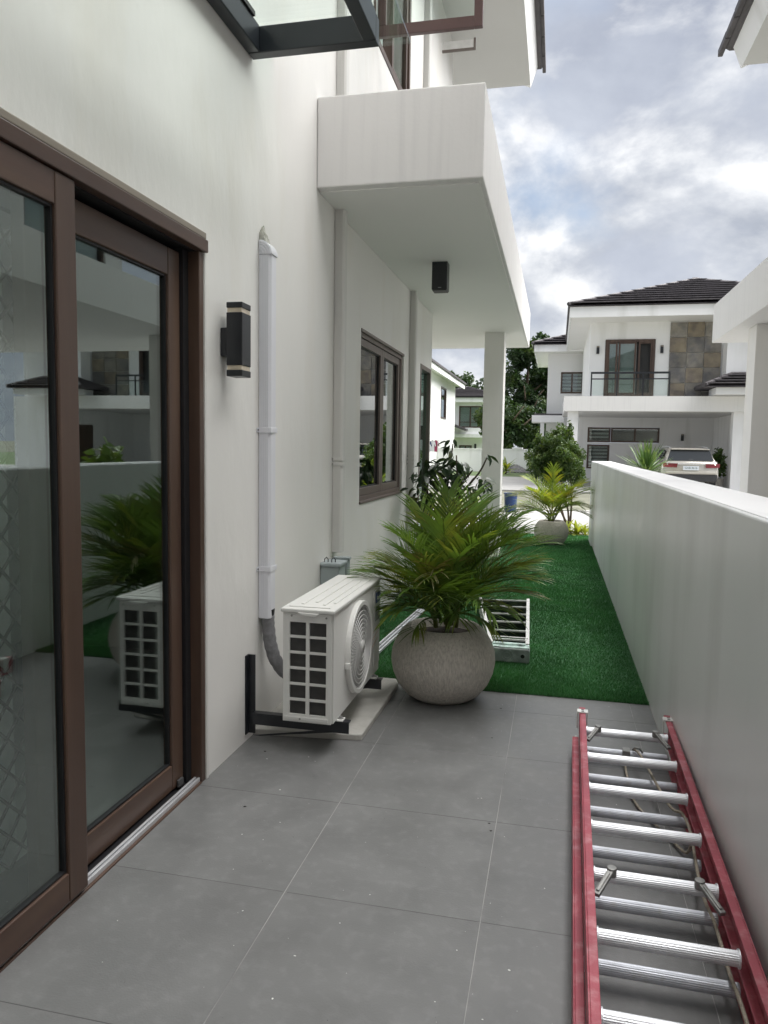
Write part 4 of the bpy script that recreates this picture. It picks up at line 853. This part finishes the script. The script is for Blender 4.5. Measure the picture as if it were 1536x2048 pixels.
mm_ = MB(); leaf_cloud(mm_, 500, ball((0, 0, .8), (.45, .45, .5), .1), .22, random.Random(8)); mm_.build('crown', palm_m, dr, world=False)

# ================================================================== HOUSES ACROSS THE STREET
def hip_courses(parent, x0, x1, y0, y1, z0, pitch, n, left=True):
    half = (y1-y0)/2; h = half*math.tan(pitch); rz = z0+h
    base = MB(); a, b_ = x0+half, x1-half
    V = [(x0, y0, z0), (x1, y0, z0), (x1, y1, z0), (x0, y1, z0), (a, y0+half, rz), (b_, y0+half, rz)]
    base.add(V, [(0, 1, 5, 4), (1, 2, 5), (2, 3, 4, 5), (3, 0, 4), (3, 2, 1, 0)])
    R0 = base.build('roof', roof_m, parent)
    for k in range(n):
        t0, t1 = k/n, min(1, (k+1.12)/n); q0, q1 = half*t0, half*t1; up0, up1 = .15, .03
        lo = up0-.045; m = MB(); m.add([(x0+q0, y0+q0, z0+h*t0+lo), (x1-q0, y0+q0, z0+h*t0+lo), (x1-q0, y0+q0, z0+h*t0+up0), (x0+q0, y0+q0, z0+h*t0+up0), (x0+q1, y0+q1, z0+h*t1+up1), (x1-q1, y0+q1, z0+h*t1+up1), (x0+q1, y0+q1, z0+h*t1+up1-.02), (x1-q1, y0+q1, z0+h*t1+up1-.02)],
                        [(0, 1, 2, 3), (3, 2, 5, 4), (0, 6, 7, 1)]); m.build('roof_course', roof_m, R0)
        if left:
            m = MB(); m.add([(x0+q0, y1-q0, z0+h*t0+.005), (x0+q0, y0+q0, z0+h*t0+.005), (x0+q0, y0+q0, z0+h*t0+up0), (x0+q0, y1-q0, z0+h*t0+up0), (x0+q1, y0+q1, z0+h*t1+up1), (x0+q1, y1-q1, z0+h*t1+up1)],
                            [(0, 1, 2, 3), (3, 2, 4, 5)]); m.build('roof_course', roof_m, R0)
    rp = MB()
    for s_, e_ in (((x0, y0, z0+.07), (a, y0+half, rz+.06)), ((a, y0+half, rz+.06), (b_, y0+half, rz+.06)), ((x0, y1, z0+.07), (a, y0+half, rz+.06)), ((x1, y0, z0+.07), (b_, y0+half, rz+.06))): rp.tube([s_, e_], .07, 6)
    rp.build('ridge_cap', roof_m, R0)
    return R0
def far_window(parent, Y, x0, x1, z0, z1, panes=2, fill=blind_m, fr=wood, w=.07, slats=0, transom=None):
    Wd = frame_y(MB(), Y-.03, Y+.05, x0, x1, z0, z1, w).build('window', fr, parent)
    pw = (x1-x0-2*w)/panes
    for i in range(1, panes): bx('mullion', fr, Wd, x0+w+i*pw-w/2, x0+w+i*pw+w/2, Y-.025, Y+.04, z0+w+.001, z1-w-.001)
    if transom: bx('transom', fr, Wd, x0+w+.001, x1-w-.001, Y-.022, Y+.03, transom-.03, transom+.03)
    bx('pane', farglass, Wd, x0+w, x1-w, Y+.012, Y+.018, z0+w, z1-w)
    if slats:
        hh = (z1-z0)/slats
        for k in range(slats): bx('blind_slat', fill, Wd, x0+w, x1-w, Y+.10, Y+.11, z0+k*hh+.02, z0+k*hh+hh*.62)
        bx('room', darkroom, Wd, x0, x1, Y+.2, Y+.22, z0, z1)
    else: bx('curtain', fill, Wd, x0+w*.5, x1-w*.5, Y+.08, Y+.10, z0+w*.5, z1-w*.5)
    return Wd
def far_lamp(x, Y, z, lb):
    K = thing('wall_lamp', lb, 'lamp', (x, Y, z), group='lamps across the street'); bx('body', black, K, x-.05, x+.05, Y-.10, Y-.002, z-.14, z+.10, .005); bx('lens', lens_m, K, x-.045, x+.045, Y-.095, Y-.004, z+.1005, z+.12); bx('cap', black, K, x-.05, x+.05, Y-.10, Y-.002, z+.1205, z+.14)
def street_house(ox, label, main=True):
    Hs = thing('house', label, 'house', (ox+4, 31, 0))
    X = lambda v: v+ox
    # upper wall with balcony door, then stone strip
    holed_y(MB(), 29.3, .25, X(1.08), X(9.2), 3.27, 6.03, [(X(1.62), X(3.38), 3.32, 5.42)]).build('wall', paint_far, Hs)
    MB().box(X(1.08), X(1.33), 29.551, 37.5, 3.27, 6.03).build('wall', paint_far, Hs)
    MB().box(X(1.33), X(9.2), 29.56, 37.5, 3.4, 6.02).build('upper_room', darkroom, Hs)
    Dd = frame_y(MB(), 29.26, 29.36, X(1.63), X(3.37), 3.33, 5.41, .09).build('balcony_door', wood, Hs)
    for a, b_ in ((1.72, 2.06), (2.10, 2.72), (2.80, 3.28)): frame_y(MB(), 29.29, 29.34, X(a), X(b_), 3.42, 5.32, .06).build('door_leaf', wood, Dd)
    bx('pane', farglass, Dd, X(1.78), X(2.72), 29.31, 29.315, 3.48, 5.26)
    bx('curtain', blind_m, Dd, X(1.72), X(2.74), 29.40, 29.42, 3.42, 5.32); bx('room', darkroom, Dd, X(2.75), X(3.30), 29.45, 29.47, 3.42, 5.34)
    cw = (5.62-3.86)/3; rh = (6.0-3.28)/5
    for i in range(3):
        for j in range(5): bx('stone_panel', stone_w if (i*7+j*5) % 3 == 0 else stone_m, Hs, X(3.86+i*cw+.008), X(3.86+(i+1)*cw-.008), 29.24, 29.298, 3.28+j*rh+.008, 3.28+(j+1)*rh-.008, .01)
    MB().box(X(5.66), X(6.95), 28.5, 29.2, 3.27, 5.2).build('bay', paint_far, Hs)
    # slab / balcony over the carport
    bx('slab', paint_streak, Hs, X(.20), X(6.5), 28.0, 33.6, 2.74, 3.268)
    MB().box(X(6.5), X(9.2), 28.6, 33.6, -.02, 3.268).build('wall', paint_far, Hs)
    # railing
    RL = MB(); RL.box(X(1.10), X(3.78), 28.12, 28.17, 4.06, 4.13); RL.box(X(1.10), X(3.78), 28.12, 28.17, 3.86, 3.90)
    for x in (1.10, 1.98, 2.86, 3.74): RL.box(X(x), X(x)+.05, 28.125, 28.165, 3.27, 4.06)
    RLo = RL.build('railing', black, Hs)
    for x in (1.16, 2.04, 2.92): bx('pane', clearglass, RLo, X(x), X(x)+.81, 28.142, 28.148, 3.30, 3.85)
    # eaves and roof
    bx('soffit', soffit_m, Hs, X(.35), X(10.0), 28.06, 38.0, 6.031, 6.07)
    MB().box(X(.29), X(10.05), 28.0, 28.055, 6.03, 6.40).build('fascia', paint_far, Hs); MB().box(X(.29), X(.345), 28.056, 38.0, 6.03, 6.40).build('fascia', paint_far, Hs)
    hip_courses(Hs, X(.22), X(10.2), 27.92, 38.1, 6.42, R(19.5), 11)
    # carport
    holed_y(MB(), 33.6, .2, X(.9), X(6.5), -.02, 2.739, [(X(1.27), X(4.2), 1.68, 2.33), (X(1.27), X(2.2), .55, 1.6)]).build('wall', paint_far, Hs)
    far_window(Hs, 33.62, X(1.28), X(2.22), 1.69, 2.32, 1, blind_m, slats=4); far_window(Hs, 33.62, X(2.23), X(4.19), 1.69, 2.32, 2, darkroom); far_window(Hs, 33.62, X(1.28), X(2.19), .56, 1.59, 1, blind_m, slats=7)
    bx('column', paint_far, Hs, X(.35), X(.72), 28.2, 28.6, -.02, 2.739); bx('column', paint_far, Hs, X(5.92), X(6.22), 28.2, 28.6, -.02, 2.739)
    MB().box(X(6.30), X(6.48), 28.65, 33.59, -.02, 2.738).build('wall', paint_far, Hs)
    bx('side_door', wood, Hs, X(6.26), X(6.298), 29.0, 30.2, 0, 2.1)
    # small pent roof at the right
    MB().box(X(5.15), X(8.2), 27.35, 28.6, 3.29, 3.52).build('porch_fascia', paint_far, Hs)
    hip_courses(Hs, X(4.78), X(8.4), 27.2, 29.2, 3.535, R(24), 4)
    # wing further back
    holed_y(MB(), 38.2, .2, X(-.55), X(1.6), -.02, 6.0, [(X(.08), X(1.15), 4.08, 5.12)]).build('wall', paint_far, Hs)
    MB().box(X(-.55), X(-.35), 38.401, 44, -.02, 6.0).build('wall', paint_far, Hs)
    far_window(Hs, 38.22, X(.09), X(1.14), 4.09, 5.11, 2, blind_m, slats=6)
    MB().box(X(-1.15), X(1.7), 37.0, 44.5, 6.001, 6.06).build('soffit', soffit_m, Hs); MB().box(X(-1.2), X(1.7), 36.94, 36.995, 5.96, 6.28).build('fascia', paint_far, Hs); MB().box(X(-1.2), X(-1.152), 36.996, 44.5, 5.96, 6.28).build('fascia', paint_far, Hs)
    hip_courses(Hs, X(-1.3), X(6), 36.85, 44.6, 6.29, R(19.5), 9)
    MB().box(X(-1.2), X(.3), 36.6, 38.19, 2.62, 2.95).build('porch_slab', paint_far, Hs); MB().box(X(-1.1), X(.2), 36.7, 38.15, 2.951, 3.03).build('porch_roof', roof_m, Hs); bx('porch_column', paint_far, Hs, X(-.80), X(-.62), 36.75, 36.95, -.02, 2.619)
    return Hs
street_house(0, 'white house across the street with slate panels and glass railed balcony')
street_house(11.2, 'white house further right along the street seen in the door glass')
far_lamp(1.36, 29.3, 5.04, 'black wall lamp left of the balcony door across the street'); far_lamp(3.60, 29.3, 5.04, 'black wall lamp between balcony door and slate panels'); far_lamp(5.10, 33.6, 1.93, 'black wall lamp above the parked car')

# ================================================================== CAR
K = thing('parked_car', 'champagne sport utility car parked in the carport, rear towards us', 'car', (4.42, 26.9, -.005), R(1.5))
def loft(secs, close=True):
    m = MB(); n = len(secs[0]); vs = [v for s in secs for v in s]; fs = []
    for i in range(len(secs)-1):
        for k in range(n): fs.append((i*n+k, i*n+(k+1) % n, (i+1)*n+(k+1) % n, (i+1)*n+k))
    fs += [tuple(range(n))[::-1], tuple(range((len(secs)-1)*n, len(secs)*n))]
    return m.add(vs, fs)
def csec(y, w, z0, z1, zt, wt):
    half = [(w*.90, z0), (w, z0+.16), (w*1.0, (z0+z1)/2), (w*.97, z1), (wt, zt)]
    return [(x, y, z) for x, z in half] + [(-x, y, z) for x, z in half[::-1]]
body = loft([csec(.02, .80, .42, .90, .99, .76), csec(.10, .88, .36, .92, 1.03, .82), csec(.5, .90, .32, .93, 1.03, .84), csec(2.2, .91, .30, .92, 1.0, .84), csec(3.4, .91, .30, .92, 1.0, .82), csec(4.3, .88, .32, .84, .92, .72), csec(4.62, .74, .40, .70, .78, .55)])
CB = body.build('body', carpaint, K, smooth=True, world=False)
gh = [(.22, .80, .60), (.62, .80, .62)]
def gsec(y, zb, wb, zt, wt): 
    half = [(wb, zb), (wt+.05, zt-.10), (wt, zt-.02), (wt*.75, zt)]
    return [(x, y, z) for x, z in half] + [(-x, y, z) for x, z in half[::-1]]
loft([gsec(.20, 1.00, .81, 1.06, .78), gsec(.46, 1.00, .83, 1.46, .60), gsec(1.2, 1.0, .84, 1.49, .62), gsec(2.3, 1.0, .84, 1.48, .62), gsec(3.2, .99, .82, 1.06, .74)]).build('cabin', carpaint, K, smooth=True, world=False)
MB().add([(-.75, .190, 1.045), (.75, .190, 1.045), (.62, .40, 1.415), (-.62, .40, 1.415)], [(0, 1, 2, 3)]).build('rear_window', pmat('car_glass', (.02, .024, .028), .08, var=.05, coat=.5), K, world=False)
for sx in (-1, 1):
    MB().add([(sx*.842, .75, 1.05), (sx*.845, 2.75, 1.04), (sx*.70, 2.35, 1.39), (sx*.69, .85, 1.40)], [(0, 1, 2, 3)]).build('side_window', MATS['car_glass'], K, world=False)
    m = MB(); m.add([(sx*.46, -.03, .82), (sx*.89, -.004, .835), (sx*.905, .05, .965), (sx*.44, -.03, .955)] + [(sx*.47, .10, .845), (sx*.84, .17, .86), (sx*.85, .26, .96), (sx*.45, .10, .93)], [(0, 1, 2, 3), (7, 6, 5, 4), (0, 4, 5, 1), (1, 5, 6, 2), (2, 6, 7, 3), (3, 7, 4, 0)]); m.build('tail_light', lightred, K, world=False)
    MB().tube([(sx*.60, .65, 1.50), (sx*.61, 1.3, 1.535), (sx*.60, 2.2, 1.51)], .018, 6).build('roof_rail', alu, K, world=False)
    m = MB(); m.box(sx*.905 if sx > 0 else -1.05, 1.05 if sx > 0 else -.905, 2.55, 2.70, 1.0, 1.12); m.build('wing_mirror', carpaint, K, bevel=.03, world=False)
    for y in (.85, 3.65):
        Wl = MB().lathe([(.20, -.1), (.33, -.11), (.345, -.08), (.345, .08), (.33, .11), (.20, .1)], 28, M=Matrix.Translation((sx*.80, y, .345)) @ Matrix.Rotation(R(90), 4, 'Y')).build('wheel', tyre_m, K, world=False)
        MB().lathe([(.02, 0), (.20, .02)], 14, M=Matrix.Translation((sx*.905, y, .345)) @ Matrix.Rotation(R(90)*sx, 4, 'Y'), close=False).build('rim', alu, Wl, world=False)
MB().box(-.44, .44, -.024, .06, .925, .955).build('chrome_strip', chrome, K, bevel=.006, world=False)
MB().prism([(-.62, 1.42), (.62, 1.42), (.60, 1.455), (-.60, 1.455)], 1, .33, .52).build('spoiler', carpaint, K, bevel=.01, world=False)
MB().box(-.84, .84, .0, .14, .36, .60).build('bumper_cladding', rubber, K, bevel=.03, world=False)
MB().box(-.80, .80, -.02, .10, .605, .70).build('bumper', carpaint, K, bevel=.025, world=False)
MB().tube([(-.05, .22, 1.09), (.22, .24, 1.10)], .012, 6).build('wiper', black, K, world=False)
PL = MB().box(-.26, .24, -.024, .012, .735, .875).build('number_plate', plate_m, K, bevel=.004, world=False)
ft = text_mesh('plate_text', 'GAB 3616', .095, print_m); ft.parent = PL; ft.location = (-.01, -.0256, .81); ft.rotation_euler = (R(90), 0, 0)
K = thing('potted_plant', 'dark leafy plant beside the parked car', 'plant', (5.72, 29.2, 0)); MB().lathe([(.15, 0), (.2, .35), (.22, .4), (.18, .4)], 18).build('pot', pot_m, K, world=False)
m = MB(); leaf_cloud(m, 420, ball((0, 0, .95), (.28, .28, .5), .05), .20, random.Random(18)); m.build('crown', bushleaf, K, world=False)

# ================================================================== FAR HOUSES, WALL, TREES
A = thing('house', 'white house at far left whose eave runs away from us', 'house', (-11, 50, 0))
holed_x(MB(), -8.0, .2, 38, 60, -.02, 6.2, [(52.5, 55.0, 3.4, 5.6)]).build('wall', paint_far, A); MB().box(-16, -8.2, 38, 38.2, -.02, 6.2).build('wall', paint_far, A)
W1 = frame_x(MB(), -8.1, -7.97, 52.5, 55.0, 3.4, 5.6, .1).build('window', wood, A); bx('pane', farglass, W1, -8.06, -8.05, 52.6, 54.9, 3.5, 5.5); bx('room', darkroom, W1, -8.5, -8.4, 52.4, 55.1, 3.3, 5.7)
MB().box(-16.6, -7.36, 37, 60.4, 6.21, 6.26).build('soffit', soffit_m, A); MB().box(-7.355, -7.30, 37, 60.4, 6.0, 6.34).build('fascia', paint_far, A)
MB().prism([(-16.8, 6.345), (-7.2, 6.345), (-7.2, 6.48), (-12, 8.4), (-16.8, 6.48)], 1, 36.8, 60.6).build('roof', roof_m, A)
B = thing('house', 'white house at far end of the street with curtained upper window', 'house', (-9, 78, 0))
holed_y(MB(), 74, .3, -12.6, -6.7, 2.7, 6.15, [(-9.45, -7.22, 3.3, 5.42)]).build('wall', paint_far, B)
far_window(B, 74.02, -9.44, -7.23, 3.31, 5.41, 2, curtain_m, w=.12, transom=3.85)
MB().box(-12.6, -6.7, 75.2, 75.5, -.02, 2.69).build('wall', paint_far, B); MB().box(-12.6, -6.7, 73.6, 76, 2.35, 2.69).build('slab', paint_far, B)
far_window(B, 75.18, -9.5, -8.25, .5, 1.6, 2, blind_m, w=.12, slats=5)
bx('doorway', wood, B, -11.4, -10.5, 75.12, 75.19, 0, 2.05)
MB().box(-13, -6.4, 73.3, 73.36, 5.75, 6.18).build('fascia', paint_far, B); MB().box(-13, -6.4, 73.37, 82, 6.16, 6.2).build('soffit', soffit_m, B)
hip_courses(B, -13.6, -4.6, 73.2, 82.2, 6.2, R(16), 8)
MB().prism([(-11.2, 3.9), (-8.6, 2.95), (-8.5, 3.15), (-11.2, 4.15)], 1, 72.2, 73.9).build('porch_roof', roof_m, B)
K = thing('wall_lamp', 'dark wall lamp left of the far ground floor window', 'lamp', (-10.0, 75.1, 1.5)); bx('body', black, K, -10.06, -9.94, 75.05, 75.18, 1.35, 1.7); bx('plate', black, K, -10.1, -9.9, 75.181, 75.198, 1.3, 1.75)
K = thing('wall_lamp', 'dark wall lamp right of the far ground floor window', 'lamp', (-7.9, 75.1, 1.5)); bx('body', black, K, -7.96, -7.84, 75.05, 75.18, 1.35, 1.7); bx('plate', black, K, -8.0, -7.8, 75.181, 75.198, 1.3, 1.75)
PW = thing('perimeter_wall', 'long white perimeter wall in front of the dark trees', 'wall', (-3, 44.1, 0)); bx('body', paint_far, PW, -6.9, .6, 44, 44.2, -.05, 1.26); bx('coping', paint_far, PW, -6.95, .65, 43.96, 44.24, 1.261, 1.33); bx('gate_pier', paint_far, PW, -2.5, -1.9, 43.9, 44.3, 1.331, 1.42)
K = thing('tarpaulin', 'dark ribbed sheet leaning before the perimeter wall', 'tarpaulin', (-2.1, 42.6, 0)); m = MB()
for i in range(8):
    x0, x1 = -2.9+i*.19, -2.9+(i+1)*.19; h0, h1 = .10+.42*max(0, 1-abs(i-3.4)/4.2), .10+.42*max(0, 1-abs(i+1-3.4)/4.2)
    m.add([(x0, 42.3, .05), (x1, 42.3, .05), (x1, 43.2, h1), (x0, 43.2, h0), (x0+.09, 42.28, .02)], [(0, 1, 2, 3), (0, 4, 1)])
m.build('sheet', rubber, K); bx('support', rubber, K, -2.3, -2.2, 43.1, 43.2, 0, .42)
# washing
K = thing('clothes_rack', 'white drying rail hung with washing by the far left house', 'clothes rack', (-6.7, 40, 0))
m = MB(); m.tube([(-7.3, 40, 0), (-7.3, 40, 1.75)], .02, 6); m.tube([(-6.2, 40, 0), (-6.2, 40, 1.75)], .02, 6); m.tube([(-7.35, 40, 1.75), (-6.15, 40, 1.75)], .02, 6); m.build('frame', whitemetal, K)
for i, (x, mt, lb) in enumerate(((-7.15, cloth_b, 'bright blue shirt hanging on drying rail'), (-6.95, cloth_b, 'second blue shirt hanging on drying rail'), (-6.72, cloth_d, 'navy shirt hanging on drying rail'), (-6.5, cloth_w, 'white shirt hanging on drying rail'), (-6.32, cloth_r, 'dark red shirt at the rail end'))):
    m = MB(); m.prism([(x-.02, 1.73), (x+.02, 1.73), (x+.14, 1.66), (x+.2, 1.42), (x+.15, 1.40), (x+.1, 1.55), (x+.11, 1.12), (x-.11, 1.12), (x-.1, 1.55), (x-.15, 1.40), (x-.2, 1.42), (x-.14, 1.66)], 1, 39.9+i*.035, 39.92+i*.035); tag(m.build('shirt', mt, None), lb, 'shirt', 'washing on the rail')
def tree(label, loc, h, clumps, n, size, seed, mat=treeleaf, group='trees beyond the houses'):
    K = thing('tree', label, 'tree', loc, group=group); rs = random.Random(seed); m = MB()
    for (c, r_) in clumps:
        for q in range(14):
            v = Vector((rs.gauss(0, 1), rs.gauss(0, 1), rs.gauss(0, 1))).normalized()*rs.uniform(.45, 1.0); cc = (c[0]+v.x*r_[0], c[1]+v.y*r_[1], c[2]+v.z*r_[2]); rr = rs.uniform(.28, .45)
            leaf_cloud(m, n//14, ball(cc, (r_[0]*rr, r_[1]*rr, r_[2]*rr), .3), size, rs)
    m.build('crown', mat, K, world=False)
    MB().tube([(0, 0, -.1), (.1, 0, h*.3), (-.1, .1, h*.55), (0, 0, h*.85)], [.28, .22, .16, .05], 9).build('trunk', bark, K, smooth=True, world=False)
    for i in range(5):
        a = rs.uniform(0, 6.28); z = h*rs.uniform(.3, .6); L = rs.uniform(1.2, 2.4)
        MB().tube([(0, 0, z), (L*.5*math.cos(a), L*.5*math.sin(a), z+L*.4), (L*math.cos(a), L*math.sin(a), z+L*.8)], [.1, .07, .03], 6).build('limb', bark, K, smooth=True, world=False)
tree('tall dark tree rising between the column and the house wing', (-2.2, 56, 0), 9.0, [((0, 0, 6.6), (2.2, 2.0, 2.6)), ((.9, 0, 8.0), (1.6, 1.5, 1.5)), ((-1.3, 0, 4.2), (1.8, 1.6, 2.2)), ((1.0, .5, 3.6), (1.9, 1.6, 2.4))], 5200, .34, 1)
tree('broad tree with a lower crown behind the house wing', (.4, 59, 0), 8.4, [((0, 0, 6.2), (2.0, 2.0, 2.3)), ((-.9, 0, 3.2), (2.2, 1.8, 2.3)), ((.9, 0, 7.6), (1.3, 1.3, 1.2))], 4800, .34, 2)
tree('shaded low tree just behind the perimeter wall', (-3.6, 52, 0), 4.4, [((0, 0, 2.8), (2.0, 1.4, 1.8)), ((2.2, .5, 2.3), (1.8, 1.4, 1.9))], 4600, .30, 3)
tree('rounded tree partly hidden by the column', (-6.6, 84, 0), 9.5, [((0, 0, 7.2), (2.0, 2, 2.6)), ((-2.0, 0, 6.2), (2.0, 2, 2.0))], 1900, .42, 4)
tree('thin topped tree above the far house roof', (-11.2, 88, 0), 10.2, [((0, 0, 7.6), (1.8, 2, 2.2)), ((-1.2, 0, 9.2), (.9, .9, .9))], 1500, .42, 5)
tree('small tree beside the far house ridge', (-9.2, 86, 0), 8.8, [((0, 0, 7.0), (1.6, 1.6, 1.7))], 1400, .42, 6)
tuft('garden_plant', 'pale fan leaved plant before the perimeter wall', 'plant', (-2.6, 40.5, 0), 24, .9, .16, palm_y, 77, .2, 1.3, .15, .4)
